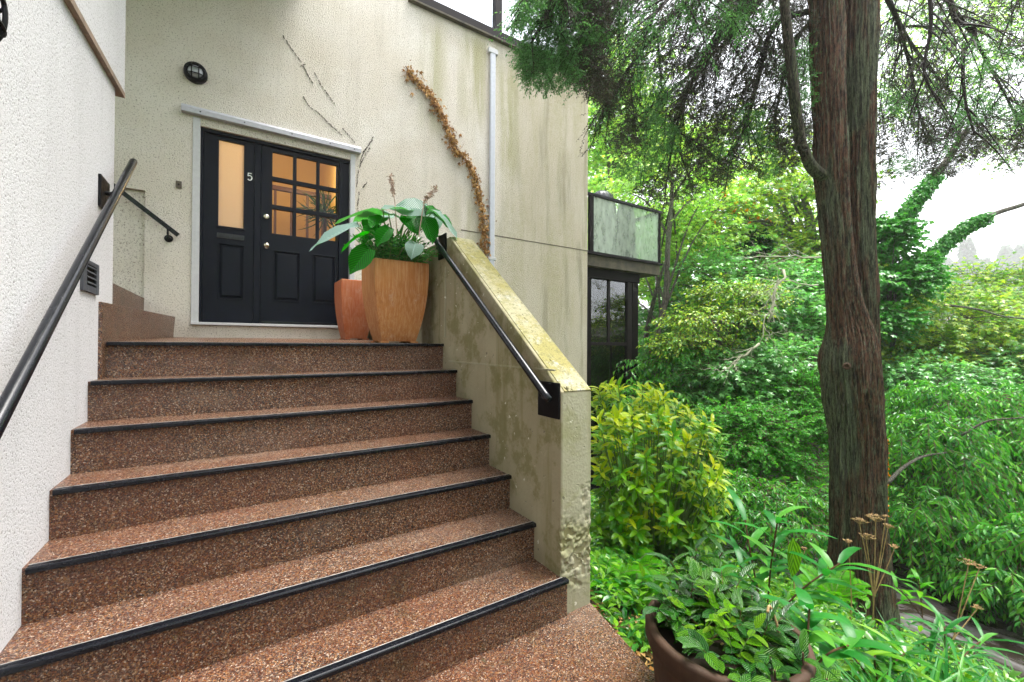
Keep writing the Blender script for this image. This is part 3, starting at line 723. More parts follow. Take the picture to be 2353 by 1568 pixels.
# covered furniture on the balcony
for (u, v, w_, h_, lab) in ((1385, 440, .30, .40, 'ribbed black cover over furniture at the wall end of the balcony'), (1438, 466, .22, .30, 'smaller black cover over furniture mid balcony behind the glass')):
    c = onY(u, v, YB+.75); a = Acc(); prof = [(w_*1.1, bdz+.04-c.z), (w_*1.05, -.55), (w_*.95, -.25), (w_*.8, -.10), (w_*.45, -.015), (.03, .01), (.0001, .012)]
    n = 40; V = [(c.x+math.cos(2*math.pi*k/n)*r*(1+.10*math.sin(k*1.9)*(1 if r > .05 else 0)), c.y+.8*math.sin(2*math.pi*k/n)*r*(1+.06*math.sin(k*2.4)), c.z+h) for r, h in prof for k in range(n)]
    a.add(V, [[(i*n+k, i*n+(k+1) % n, (i+1)*n+(k+1) % n, (i+1)*n+k) for i in range(len(prof)-1) for k in range(n)]])
    tag(a.build('furniture_cover', M['covers'], loc=(c.x, c.y, bdz+.04), smooth=True), lab, 'cover')

# downpipe
xp0 = onY(1129, 350, YW).x; zt_p = onY(1128, 118, YW).z
dp = thing('downpipe', (xp0, YW, 1.2), 'white vertical pipe on the stucco wall behind the stair wall', 'pipe')
Acc().box((xp0-.042, YW-.045, 1.05), (xp0+.042, YW-.001, zt_p)).build('pipe', M['pipe_white'], dp, bevel=.012)
Acc().box((xp0-.075, YW-.05, zt_p-.05), (xp0+.075, YW-.001, zt_p+.02)).build('bracket', M['white_trim'], dp, bevel=.004)
Acc().box((xp0-.065, YW-.05, 1.22), (xp0+.065, YW-.001, 1.26)).build('bracket', M['white_trim'], dp, bevel=.004)
# thin conduit line on the inner face of the stair wall
tag(Acc().tube([(W0-.006, 2.862, 0.05), (W0-.006, 2.862, .56)], .006, 8).build('conduit', M['concrete_front'], loc=(W0, 2.862, .05)), 'thin pale conduit on the stair wall below the upper rail bracket', 'conduit')

# ---------------------------------------------------------------- handrails
def bracket(parent, p, wallp, plate_a, plate_b):
    Acc().box(plate_a, plate_b).build('mounting_plate', M['black_iron'], parent, bevel=.003)
    Acc().tube([wallp, ((wallp[0]+p[0])/2, wallp[1], wallp[2]), (p[0], p[1], p[2]-.035), (p[0], p[1], p[2]-.01)], .011, 8).build('bracket', M['black_iron'], parent)
def rpt(y, x=-.497): return Vector((x, y, 1.016+(y-3.17)*.767))
h1 = thing('handrail', (-.5, 2, 0), 'round black handrail rising along the white wall left of the stairs', 'handrail')
Acc().tube([rpt(y) for y in (-.4, 1, 2, 3.0, 3.165, 3.178)], [.018]*4+[.018, .015], 24).build('rail', M['rail'], h1, smooth=True)
pa = onX(225, 413, XL); pb = onX(245, 465, XL)
bracket(h1, rpt(2.9), (XL, 2.88, .74), (XL, pa.y, .655), (XL+.012, pb.y, .81))
bracket(h1, rpt(.6), (XL, .6, rpt(.6).z-.07), (XL, .53, rpt(.6).z-.15), (XL+.012, .68, rpt(.6).z+.02))
xR2 = 1.212
ra = onX(984, 530, xR2); rb = onX(1262, 920, xR2)
h2 = thing('handrail', (xR2, 2.3, 0), 'round black handrail fixed to the mossy stair wall on the right', 'handrail')
Acc().tube([ra, ra.lerp(rb, .02), ra.lerp(rb, .98), rb], [.017, .019, .019, .017], 24).build('rail', M['rail'], h2, smooth=True)
for (t_, u0, v0, u1, v1) in ((.12, 1010, 542, 1027, 592), (.955, 1240, 888, 1288, 950)):
    p = ra.lerp(rb, t_); q0 = onX(u0, v0, W0); q1 = onX(u1, v1, W0)
    zc_ = (q0.z+q1.z)/2; 
    bracket(h2, p, (W0, p.y, p.z-.05), (W0-.012, min(q0.y, q1.y), min(zc_-.085, q1.z)), (W0-.0005, max(q0.y, q1.y), max(zc_+.085, q0.z-.02)))
s0 = onY(285, 446, YW-.06); s1 = onY(410, 542, YW-.06); s00 = s0+(s0-s1)*1.2
h3 = thing('handrail', (s1.x, YW, s1.z-.3), 'short flat black handrail over the side steps left of the door', 'handrail')
dv = (s1-s00).normalized(); up_ = Vector((-dv.z, 0, dv.x))
Acc().prism([s00+up_*.02, s1+up_*.02, s1-up_*.02, s00-up_*.02], (0, -.03, 0)).build('rail', M['rail'], h3, bevel=.003)
c = onY(384, 541, YW-.03); q = s0.lerp(s1, .80)
Acc().tube([(q.x, YW-.075, q.z-.02), (q.x, YW-.07, q.z-.06), (q.x, YW-.03, q.z-.085), (q.x, YW, q.z-.09)], .009, 8).build('bracket', M['black_iron'], h3)
Acc().lathe((q.x, YW, q.z-.095), [(.036, 0), (.036, .006), (.022, .012), (.014, .03), (.0001, .032)], 16, (0, -1, 0)).build('bracket_cup', M['black_iron'], h3)

# ---------------------------------------------------------------- lamps, bell, vent
def bulkhead(c, axis, label):
    axis = Vector(axis).normalized(); t = thing('wall_lamp', c, label, 'wall lamp', 'caged bulkhead wall lamps')
    R_ = .100
    Acc().lathe(c, [(R_, 0), (R_, .03), (R_-.004, .055), (R_-.022, .068), (R_-.034, .060), (R_-.036, .04)], 40, axis).build('base', M['black_iron'], t, smooth=True)
    Acc().lathe(c, [(R_-.034, .04), (R_-.038, .056), (R_-.050, .070), (R_-.075, .08), (.0001, .083)], 40, axis).build('glass', M['lampglass'], t, smooth=True)
    side_ = axis.cross(Vector((0, 0, 1))); cg = Acc()
    for o_ in (-.030, .030):
        for A_, B_ in ((side_, Vector((0, 0, 1))), (Vector((0, 0, 1)), side_)):
            pts_ = []
            for k in range(13):
                s_ = -1+k/6; rr = R_-.02; l_ = math.sqrt(rr*rr-o_*o_)*s_
                pts_.append(Vector(c)+A_*o_+B_*l_+axis*(.060+.032*max(0, 1-s_*s_)**.5*(1-abs(o_)*2)))
            cg.tube(pts_, .0048, 6)
    cg.build('cage', M['black_iron'], t)
c = onY(450, 171, YW); bulkhead((c.x, YW-.001, c.z), (0, -1, 0), 'round black caged bulkhead lamp on the cream wall above the door')
c = onX(-146, -22, XL+.018); bulkhead((XL+.0185, c.y, c.z), (1, 0, 0), 'black bulkhead lamp on the white wall cut by the left edge of the photo')
c = onY(411, 425, YW)
db = thing('doorbell', (c.x, YW, c.z), 'small dark doorbell on the wall left of the door casing', 'doorbell')
Acc().box((c.x-.024, YW-.012, c.z-.036), (c.x+.024, YW-.0005, c.z+.036)).build('plate', M['bell'], db, bevel=.003)
Acc().lathe((c.x, YW-.012, c.z), [(.009, 0), (.009, .004), (.0001, .005)], 14, (0, -1, 0)).build('button', M['black_iron'], db)
v0 = onX(184, 606, XL); v1 = onX(220, 673, XL)
vt = thing('wall_vent', (XL, (v0.y+v1.y)/2, .28), 'small grey louvred vent low on the white wall behind the handrail', 'vent')
ya_, yb_, za_, zb_ = v0.y, v1.y, .222, .365
a = Acc()
a.box((XL, ya_, za_), (XL+.012, ya_+.05, zb_)); a.box((XL, yb_-.045, za_), (XL+.012, yb_, zb_)); a.box((XL, ya_+.05, za_), (XL+.012, yb_-.045, za_+.03)); a.box((XL, ya_+.05, zb_-.02), (XL+.012, yb_-.045, zb_))
a.build('frame', M['vent'], vt, bevel=.002)
Acc().box((XL+.0005, ya_+.05, za_+.03), (XL+.002, yb_-.045, zb_-.02)).build('shade_plate', M['void_shade'], vt)  # flat near-black plate, painting the shade behind the louvres
a = Acc()
for i in range(4):
    z = za_+.038+i*.024; a.prism([(XL+.002, ya_+.05, z+.010), (XL+.014, ya_+.05, z), (XL+.014, ya_+.05, z+.004), (XL+.002, ya_+.05, z+.014)], (0, yb_-ya_-.095, 0))
a.build('louvre', M['vent'], vt)

# ---------------------------------------------------------------- square planters
def planter(name, x0, x1, y0, y1, z0, z1, inset, mat, label, rim=.022):
    t = thing(name, ((x0+x1)/2, (y0+y1)/2, z0), label, 'plant pot')
    cx, cy = (x0+x1)/2, (y0+y1)/2; hx, hy = (x1-x0)/2, (y1-y0)/2; V = []; n = 15; m = 9
    ring = []
    for i in range(n):
        s_ = i/(n-1); k = 1-inset*(1-s_)**2.0+.03*math.sin(s_*math.pi)
        for sx, sy in ((-1, -1), (1, -1), (1, 1), (-1, 1)): V.append((cx+sx*hx*k, cy+sy*hy*k, z0+(z1-z0)*s_))
    for k, dz in ((.90, 0), (.86, -.05)):
        for sx, sy in ((-1, -1), (1, -1), (1, 1), (-1, 1)): V.append((cx+sx*hx*k, cy+sy*hy*k, z1+dz))
    N_ = n+2
    Fq = [(i*4+k, i*4+(k+1) % 4, (i+1)*4+(k+1) % 4, (i+1)*4+k) for i in range(N_-1) for k in range(4)]
    Acc().add(V, [Fq]).build('pot', mat, t, bevel=.007, seg=3)
    Acc().box((cx-hx*.88, cy-hy*.88, z1-.10), (cx+hx*.88, cy+hy*.88, z1-.045)).build('soil', M['soil'], t)
    kk = (1-inset)*.86
    for sx in (-1, 1):
        for sy in (-1, 1): Acc().box((cx+sx*hx*kk-.03, cy+sy*hy*kk-.03, z0-.012), (cx+sx*hx*kk+.03, cy+sy*hy*kk+.03, z0)).build('foot', mat, t, bevel=.003)
    return t
planter('planter', .806, 1.205, 3.02, 3.40, .016, .60, .36, M['glazed_tan'], 'tall square tan terracotta planter holding the big leafy plant')
planter('planter', .915, 1.26, 4.72, 5.10, .052, .675, .34, M['orange_clay'], 'shorter orange terracotta planter by the door behind the tan one')

# hosta in the tan planter: blue veined upper leaves, bright green ones below
hos = thing('hosta_plant', (1.0, 3.2, .56), 'big leaved blue green hosta growing in the tan planter', 'plant')
crown = Vector((1.0, 3.2, .56))
def onew(acc, sacc, att, tip, w, nup, prof=HEART, curl=.25, fold=.10, wave=.25, s0=None):
    att = Vector(att); tip = Vector(tip); d = tip-att
    leaves(acc, np.array([att]), np.array([d]), np.array([Vector(nup)]), d.length*1.05, w, prof, curl, fold, wave)
    if sacc is not None:
        s0 = crown+Vector((random.uniform(-.06, .06), random.uniform(-.06, .06), 0)) if s0 is None else s0
        mid = (s0+att)/2+Vector((0, 0, .07)); sacc.tube([s0, mid, att], [.006, .005, .004], 6)
hb, hg, hs = Acc(), Acc(), Acc()
def hp(u, v, d=3.0): return at(u, v, d)
back = Vector((-.54, -.84, 0))   # towards the viewer
BL_ = [((818, 520, 2.85), (700, 552, 2.75), .17, (-.1, -.5, .9), .22), ((868, 486, 3.1), (757, 497, 3.0), .13, (0, -.1, 1), .2), ((893, 492, 3.0), (812, 489, 3.2), .15, (0, 0, 1), .2),
       ((880, 482, 2.95), (948, 470, 3.0), .15, (-.2, -.35, .9), .2), ((975, 484, 3.05), (896, 466, 3.0), .17, (-.3, -.9, .45), .25), ((985, 480, 3.1), (1066, 528, 3.0), .17, (.2, -.3, .9), .25),
       ((955, 560, 2.75), (945, 590, 2.7), .12, (-.2, -.8, .6), .3), ((990, 485, 3.3), (1010, 520, 3.2), .16, (0, -.5, .7), .3), ((880, 500, 3.3), (900, 478, 3.5), .16, (0, -.4, .8), .2)]
for (a_, b_, w_, n_, cu) in BL_:
    hb = Acc(); onew(hb, hs, hp(*a_), hp(*b_), w_, n_, curl=cu); hb.build('blue_leaf', M['lf_hosta'], hos, smooth=True)
GL_ = [((848, 535, 2.9), (770, 560, 2.9), .10, (0, -.2, 1), .3), ((848, 572, 2.9), (802, 626, 2.85), .17, (-.5, -.8, .3), .1), ((870, 520, 3.0), (828, 548, 2.9), .15, (-.3, -.6, .7), .3),
       ((880, 500, 3.05), (850, 512, 2.9), .14, (-.2, -.5, .8), .2), ((935, 498, 3.1), (962, 530, 3.0), .15, (-.2, -.8, .5), .2), ((975, 500, 3.1), (1000, 550, 3.0), .17, (.1, -.9, .4), .2),
       ((1005, 495, 3.15), (1040, 520, 3.1), .14, (.1, -.6, .7), .2), ((930, 505, 3.15), (915, 490, 3.0), .15, (-.2, -.6, .8), .2), ((860, 505, 3.2), (842, 530, 3.1), .15, (-.4, -.8, .4), .2),
       ((1000, 480, 3.2), (975, 488, 3.1), .12, (0, -.6, .8), .2), ((895, 525, 2.9), (862, 560, 2.85), .13, (-.5, -.7, .5), .2)]
for (a_, b_, w_, n_, cu) in GL_:
    hg = Acc(); onew(hg, hs, hp(*a_), hp(*b_), w_, n_, curl=cu); hg.build('green_leaf', M['lf_hosta_green'], hos, smooth=True)
hs.build('leaf_stalk', M['stem_green'], hos, smooth=True)
for pts_, top_ in (([hp(912, 545), hp(908, 470), hp(902, 440), hp(897, 402)], .22), ([hp(962, 545), hp(972, 480), hp(980, 455), hp(1003, 430)], .4)):
    a = Acc(); P_ = bez([tuple(p) for p in pts_], 8); a.tube(P_, [.0035]*len(P_), 6)
    Pn = np.array(P_[int(len(P_)*(1-.42)):]); k = 9; S = np.repeat(Pn, k, 0)+rs.randn(len(Pn)*k, 3)*.004
    leaves(a, S, sphere_dirs(len(S))*.9-UP*.3, sphere_dirs(len(S)), .022*(1+top_), .010, SIMPLE, .2)
    a.build('flower_spike', M['dry_flower'], hos)
# narrow leaved plant filling the planter
und = thing('bushy_plant', (1.0, 3.2, .56), 'dense dark narrow leaved plant under the hosta in the tan planter', 'plant')
a, s_ = Acc(), Acc(); n = 330
S = np.stack([1.0+(rs.rand(n)-.5)*.32, 3.19+(rs.rand(n)-.5)*.32, np.full(n, .575)], 1)
D = np.stack([rs.randn(n)*.52-.12, rs.randn(n)*.52-.22, .7+rs.rand(n)*.6], 1)
twigs(a, s_, S, D, .12+.19*rs.rand(n), 10, droop=.18, leafL=.055, leafW=.016, ang=55, prof=LANCE, sr=.003, hang=.05, updir=.5)
a.build('foliage', M['lf_darkpot'], und); s_.build('stems', M['stem_green'], und)

# ---------------------------------------------------------------- dried vine on the wall and old rootlet marks
vp = [(932, 152), (945, 172), (965, 190), (985, 212), (1003, 240), (1015, 262), (1027, 290), (1040, 318), (1052, 345), (1070, 365), (1085, 390), (1097, 425), (1103, 460), (1112, 500), (1113, 540), (1116, 580)]
vpts = [tuple(onY(u, v, YW-.02)) for u, v in vp]; vine = thing('dried_vine', onY(1116, 580, YW), 'strip of dead brown ivy climbing diagonally across the wall', 'vine')
P_ = bez(vpts, 10); Acc().tube(P_, [.006]*len(P_), 6).build('stem', M['stem_brown'], vine)
a = Acc(); Pn = np.array(P_[6:]); k = 9; S = np.repeat(Pn, k, 0); m = len(S); wv = np.repeat(np.clip(.55+.5*np.sin(np.arange(len(Pn))*.55)+.45*rs.randn(len(Pn)), .15, 1.6), k)
S = S+np.stack([rs.randn(m)*.042*wv-.01, -np.abs(rs.randn(m))*.018, rs.randn(m)*.05*wv], 1)
S[:, 1] = np.minimum(S[:, 1], YW-.008)
D = sphere_dirs(m)*.6-UP*.7; D[:, 1] = -np.abs(D[:, 1])*.6
for _ in range(26):
    q = Vector(P_[random.randint(4, len(P_)-2)]); e = q+Vector((random.uniform(-.16, .10), 0, random.uniform(-.14, .16))); Acc_ = q.lerp(e, .5)+Vector((random.uniform(-.03, .03), 0, random.uniform(-.03, .03))); a.tube([q, Acc_, e], [.0035, .0028, .0015], 4)
palms(a, S, D, np.array([[0, -1., .3]])+rs.randn(m, 3)*.7, .060*(.35+1.0*rs.rand(m)), .7); a.build('dead_leaves', M['lf_dry'], vine)
marks = [[(650, 82), (668, 110), (690, 140), (712, 180), (722, 195)], [(724, 168), (738, 195), (752, 215), (770, 240)], [(697, 222), (712, 245), (735, 262), (760, 288), (795, 318)], [(788, 295), (802, 312), (818, 330)], [(858, 315), (845, 335), (835, 352), (828, 372)], [(850, 340), (838, 358), (824, 390), (820, 430)], [(845, 420), (838, 425), (833, 432)], [(690, 150), (702, 148)], [(826, 440), (822, 470), (824, 490)], [(835, 350), (850, 330), (857, 320)]]
rm_ = thing('rootlet_marks', onY(760, 288, YW), 'thin dark broken rootlet lines left on the wall above the door', 'rootlets')
for mk in marks:
    a = Acc()
    P_ = bez([tuple(onY(u, v, YW-.004)) for u, v in mk], 14)
    i = 0
    while i < len(P_)-3:
        ln = random.randint(2, 5)
        seg_ = [Vector(p)+Vector((random.uniform(-.006, .006), 0, random.uniform(-.006, .006))) for p in P_[i:i+ln+1]]
        if len(seg_) > 1: a.tube(seg_, [.0045*random.uniform(.4, 1.2) for _ in seg_], 5)
        i += ln+random.randint(0, 2)
    a.build('rootlet', M['vine_mark'], rm_)

# ---------------------------------------------------------------- ground and stream
def gh(x, y):
    # bank falls from the pad to the stream at x ~ 7.1, far side rises
    xs_ = 7.1+max(0, y-4)*.28+.25*math.sin(y*.5)
    t = (x-1.2)/(xs_-1.2-.9); t0 = max(0, min(1, t))
    near = -1.42-1.9*(t0**1.35)
    dx = x-xs_
    if dx < -.9: z = near
    elif dx < .9: z = -3.32-.12*(1-(dx/.9)**2)
    else: z = -3.32+1.0*min(1, (dx-.9)/2.5)+.055*max(0, dx-3.4)+.0012*max(0, dx-3.4)**2
    z = min(z, 6)
    return z+mnoise.noise(Vector((x*.7, y*.7, 0)))*.07*(1 if x > 1.6 else .2)
gxs = np.concatenate([np.linspace(-30, .8, 8), np.linspace(1.0, 12, 90), np.linspace(12.5, 320, 44)])
gys = np.concatenate([np.linspace(-60, -6, 10), np.linspace(-5.5, 14, 90), np.linspace(15, 340, 44)])
V = [(x, y, gh(x, y)) for y in gys for x in gxs]; nxg = len(gxs)
tag(Acc().add(V, [[(j*nxg+i, j*nxg+i+1, (j+1)*nxg+i+1, (j+1)*nxg+i) for j in range(len(gys)-1) for i in range(nxg-1)]]).build('ground', M['ground'], smooth=True), kind='structure')
V = []; ys_ = np.linspace(-14, 30, 120); nw = 12
for y in ys_:
    xs_ = 7.1+max(0, y-4)*.28+.25*math.sin(y*.5)
    for i in range(nw): V.append((xs_-1.0+2.0*i/(nw-1), y, -3.27+mnoise.noise(Vector((i*.7, y*1.3, 5)))*.05))
tag(Acc().add(V, [[(j*nw+i, j*nw+i+1, (j+1)*nw+i+1, (j+1)*nw+i) for j in range(119) for i in range(nw-1)]]).build('stream', M['water'], smooth=True), kind='structure')

# ---------------------------------------------------------------- the big cedar
DC = 3.95
ced = thing('cedar_tree', (4.74, 1.61, -2.3), 'large twin stemmed cedar with reddish lichen covered trunk and drooping branches', 'tree')
def stem_from(rows, d, nper=10, bark_amp=.17, n=240, name='trunk', mat='bark', seed=0):
    """rows: (v, u_left, u_right[, depth])"""
    P_ = bez([(v, (l+r)/2, (r-l)/2, (rw[3] if len(rw) > 3 else d)) for rw in rows for v, l, r in [rw[:3]]], nper)
    pts_, rad_ = [], []
    for v, u, hw, dd in P_:
        p = at(u, v, dd); pts_.append(p); rad_.append(hw/F*dd*.985/math.sqrt(1+((u-1176)/F)**2))
    m = len(pts_)
    def fn(i, a):
        z = pts_[i].z; ca, sa = math.cos(a), math.sin(a)
        r = 1+.05*mnoise.noise(Vector((ca*1.6+seed, sa*1.6, z*.8)))
        r += bark_amp*.9*mnoise.noise(Vector((ca*7+seed, sa*7, z*1.2)))
        r += bark_amp*.55*mnoise.noise(Vector((ca*17, sa*17+seed, z*2.2)))
        r += bark_amp*.4*mnoise.noise(Vector((ca*38, sa*38, z*5)))
        return r
    return Acc().tube(pts_, rad_, n, False, fn).build(name, M[mat], ced, smooth=True)
# left/main stem
stem_from([(-900, 1835, 1895), (-500, 1845, 1908), (-200, 1852, 1925), (0, 1860, 1936), (200, 1864, 1942), (306, 1870, 1946), (385, 1868, 1949), (440, 1875, 1950), (510, 1882, 1955), (606, 1892, 1966), (680, 1897, 1978), (735, 1899, 1996), (780, 1893, 2014), (825, 1884, 2021), (870, 1887, 2023), (944, 1897, 2028), (1010, 1903, 2034), (1100, 1906, 2035), (1200, 1905, 2038), (1330, 1898, 2046), (1420, 1885, 2060)], DC, 12)
stem_from([(-900, 1950, 2010), (-500, 1945, 2015), (-200, 1940, 2018), (0, 1935, 2018), (200, 1932, 2014), (400, 1934, 2012), (556, 1938, 2011), (650, 1945, 2018), (744, 1955, 2021), (850, 1960, 2024), (1000, 1965, 2026)], 4.08, 12, seed=9)
# knots
for (u, v, r) in ((1946, 842, .030),):
    c = at(u, v, DC-.20); a = Acc(); a.lathe(c+Vector((0, 0, 0)), [(r, -.02), (r*1.1, .0), (r*.8, .025), (r*.45, .02), (.0001, -.005)], 16, -ray(u, v)); a.build('knot', M['bark'], ced, smooth=True)
# side limb
stem_from([(408, 1896, 1926, 3.92), (402, 1870, 1902, 3.9), (384, 1850, 1880, 3.87), (355, 1838, 1864, 3.84), (320, 1826, 1852, 3.8), (250, 1815, 1842, 3.76), (150, 1806, 1832, 3.74), (40, 1794, 1818, 3.7), (-120, 1780, 1802, 3.6), (-300, 1760, 1780, 3.5)], 3.8, 8, .05, 40, 'limb', 'bark2', 3)
# orange fungus crust on the right edge of the trunk
a = Acc(); n = 170
vv = rs.rand(n)*210+1010; S = np.array([at(2036+rs.randn()*1.5, v, DC+.02) for v in vv]); leaves(a, S, np.array([[.84, -.54, .1]])+rs.randn(n, 3)*.5, sphere_dirs(n), .022, .02, SIMPLE, .3)
a.build('dry_growth', M['lf_autumn'], ced)

def cedar_branch(limb, rad, n_sec, sec_len, density, green, spread=1.0, sub=9, needle=.034, side=None, skip=.15):
    """limb: list of (u,v,d); hanging secondary branches with sprays of scale foliage"""
    P_ = np.array(bez([tuple(at(*p)) for p in limb], 10)); m = len(P_)
    la.tube([Vector(p) for p in P_], [rad*(1-.8*i/m)+.003 for i in range(m)], 7)
    for k in range(n_sec):
        t = skip+(1-skip)*(k+rs.rand()*.8)/n_sec; i = min(m-2, int(t*(m-1))); p = P_[i]; T = unit(P_[min(m-1, i+1)]-P_[i])
        ln = sec_len*(.5+.6*rs.rand())*(1-.35*t); hd_ = np.array([rs.randn(), rs.randn(), 0])*.55*spread
        d = unit(T*.65+hd_+np.array([0, 0, -.15])); dr = .18+.30*rs.rand()
        q = [p+d*ln*s-UP*dr*ln*s*s for s in np.linspace(0, 1, 7)]
        la.tube([Vector(x) for x in q], [.009*(1-.75*j/6)*(.6+ln) for j in range(7)], 5)
        # twigs along the secondary
        nt = max(6, int(density*ln*1.1)); tt = .12+.88*rs.rand(nt, 1)
        S = p+d*ln*tt-UP*dr*ln*tt*tt; Td = unit(d-UP*2*dr*tt)
        sd = unit(np.cross(Td, UP)+rs.randn(nt, 3)*.3)*np.where(rs.rand(nt, 1) > .5, 1, -1)
        D = Td*.6+sd*.75+rs.randn(nt, 3)*.25-UP*.2
        acc_ = ga if rs.rand() < green else da
        twigs(acc_, ta, S, D, .06+.11*rs.rand(nt), sub, droop=.2, leafL=needle*.75, leafW=.0095, ang=46, prof=SIMPLE, sr=.0011, hang=.08, updir=.6, jit=.4)
la, ta, ga, da = Acc(), Acc(), Acc(), Acc()
# near left limbs: green clump hanging in front of the upper window
cedar_branch([(1880, -350, 3.9), (1640, -260, 3.6), (1420, -120, 3.3), (1290, -10, 3.1), (1225, 90, 3.0)], .035, 30, .45, 80, .85, .9)
cedar_branch([(1880, -420, 3.9), (1600, -250, 3.4), (1400, -130, 3.0), (1270, -60, 2.8), (1215, -10, 2.75)], .03, 22, .40, 80, .8, .8, skip=.3)
cedar_branch([(1870, -250, 3.9), (1700, -190, 3.9), (1500, -60, 3.8), (1380, 60, 3.7), (1300, 130, 3.6)], .035, 34, .55, 70, .45)
cedar_branch([(1870, -180, 4.0), (1720, -120, 4.2), (1560, 20, 4.3), (1450, 150, 4.3), (1400, 230, 4.3)], .035, 32, .85, 58, .2)
cedar_branch([(1870, -90, 4.0), (1760, -40, 4.3), (1640, 90, 4.5), (1570, 240, 4.6), (1540, 360, 4.6)], .032, 30, .8, 56, .15)
cedar_branch([(1880, 20, 4.1), (1780, 60, 4.3), (1740, 190, 4.4), (1710, 300, 4.4), (1670, 360, 4.4)], .028, 22, .6, 56, .25)
cedar_branch([(1875, -160, 4.1), (1800, -60, 4.7), (1700, 60, 5.1), (1600, 160, 5.4), (1480, 260, 5.6)], .03, 28, .9, 55, .15)
cedar_branch([(1875, 40, 4.1), (1830, 90, 4.6), (1800, 180, 4.9), (1780, 270, 5.0), (1760, 340, 5.0)], .022, 16, .6, 56, .3)
cedar_branch([(1860, -420, 3.9), (1760, -260, 3.4), (1650, -120, 3.1), (1560, -30, 3.0), (1500, 40, 3.0)], .03, 18, .6, 60, .5, skip=.3)
cedar_branch([(1865, -300, 3.9), (1790, -160, 3.6), (1740, -60, 3.5), (1700, 0, 3.4)], .03, 12, .4, 60, .6, skip=.3)
# right limbs, thinner, against the sky
cedar_branch([(2010, -260, 4.1), (2090, -140, 4.0), (2133, -20, 3.9), (2138, 70, 3.9), (2124, 165, 3.9), (2160, 245, 3.9)], .022, 12, .6, 30, .35, skip=.3)
cedar_branch([(2010, -300, 4.1), (2120, -160, 4.0), (2175, -30, 3.9), (2195, 45, 3.9), (2240, 72, 3.9), (2214, 130, 3.9), (2218, 230, 3.9), (2240, 310, 3.9)], .026, 14, .6, 30, .35, skip=.35)
cedar_branch([(2015, -150, 4.2), (2120, -60, 5.0), (2220, 60, 5.6), (2300, 200, 6.0), (2360, 320, 6.2)], .03, 30, .95, 36, .3)
cedar_branch([(2015, -60, 4.2), (2060, 40, 4.8), (2090, 150, 5.2), (2110, 250, 5.4), (2130, 330, 5.5)], .022, 24, .7, 36, .3)
cedar_branch([(2030, -300, 4.4), (2220, -200, 5.0), (2350, -60, 5.2), (2430, 100, 5.3), (2480, 240, 5.3)], .03, 28, .9, 36, .35)
cedar_branch([(2030, -20, 4.4), (2100, 110, 5.6), (2200, 230, 6.6), (2280, 330, 7.0)], .024, 24, .7, 36, .3)
def poly_v(prof, u):
    return np.interp(u, [p[0] for p in prof], [p[1] for p in prof])
def spray_mass(low, n, d0, d1, vtop, thr, greenf, drift, size=1.0):
    us = np.array([p[0] for p in low]); u = us[0]+(us[-1]-us[0])*rs.rand(n); vl = poly_v(low, u)
    v = vtop+(vl-vtop)*rs.rand(n)**.85; d = d0+(d1-d0)*rs.rand(n)
    nz_ = np.array([mnoise.noise(Vector((a_/85, b_/55, c_*.8)))+.6*mnoise.noise(Vector((a_/30, b_/22, c_*2))) for a_, b_, c_ in zip(u, v, d)])
    edge = np.clip((vl-v)/45, 0, 1); k = nz_ > thr+.25*(1-edge)
    u, v, d, nz_ = u[k], v[k], d[k], nz_[k]; m = len(u); S = np.array([at(*q) for q in zip(u, v, d)])
    root = np.array([at(1900+drift[0], -420, 4.0)]*m); out = unit(S-root); D = out*.15+sphere_dirs(m)*np.array([1, 1, .55])
    gr = np.array([mnoise.noise(Vector((a_/120, b_/90, 7))) for a_, b_ in zip(u, v)])+greenf(u, v) > 0
    for sel, acc_ in ((gr, ga), (~gr, da)):
        q = S[sel]; k_ = len(q)
        if k_: twigs(acc_, ta, q, D[sel], (.05+.07*rs.rand(k_))*size, 10, droop=.15, leafL=.022*size, leafW=.0085*size, ang=48, prof=SIMPLE, sr=.0010, hang=.06, updir=.6, jit=.45)
    # fine hanging branchlets carrying the sprays
    idx = rs.choice(m, min(m, n//55), False)
    for i in idx:
        e = Vector(S[i]); o_ = Vector(out[i]); L_ = .35+.5*rs.rand(); s0_ = e-o_*L_+Vector((rs.randn()*.05, rs.randn()*.05, .12*L_)); bw = Vector((rs.randn()*.10, rs.randn()*.10, .08)); la.tube([s0_, s0_.lerp(e, .3)+bw*.8, s0_.lerp(e, .6)+bw, e], [.0045, .0035, .0028, .0018], 4)
LOWL = [(1192, 120), (1205, 185), (1260, 205), (1335, 208), (1400, 240), (1398, 300), (1420, 400), (1460, 440), (1510, 460), (1560, 462), (1600, 440), (1650, 432), (1700, 392), (1790, 405), (1870, 350)]
spray_mass([p for p in LOWL if p[0] < 1420], 4600, 2.9, 3.6, -90, -.26, lambda u, v: np.where(u < 1335, .9, -.05), (0, 0), .9)
spray_mass([(1330, 205), (1400, 250), (1420, 395), (1460, 440), (1510, 460), (1560, 462), (1600, 440), (1650, 432), (1700, 392), (1790, 405), (1870, 350)], 17500, 3.7, 5.3, -90, -.20, lambda u, v: -.12+0*u, (0, 0))
LOWR = [(2012, 440), (2060, 435), (2100, 405), (2160, 395), (2220, 405), (2290, 398), (2360, 372), (2440, 360)]
spray_mass(LOWR, 10000, 4.8, 7.0, -60, .02, lambda u, v: -.10+0*u, (120, 0), 1.15)
spray_mass(LOWR, 4500, 5.0, 7.0, 210, -.15, lambda u, v: -.15+0*u, (120, 0), 1.15)
la.build('branch', M['twig_dark'], ced, smooth=True); ta.build('twigs', M['twig_dark'], ced); ga.build('green_foliage', M['lf_cedar'], ced); da.build('brown_foliage', M['lf_cedar_dark'], ced)
print('cedar', ga.n, da.n)

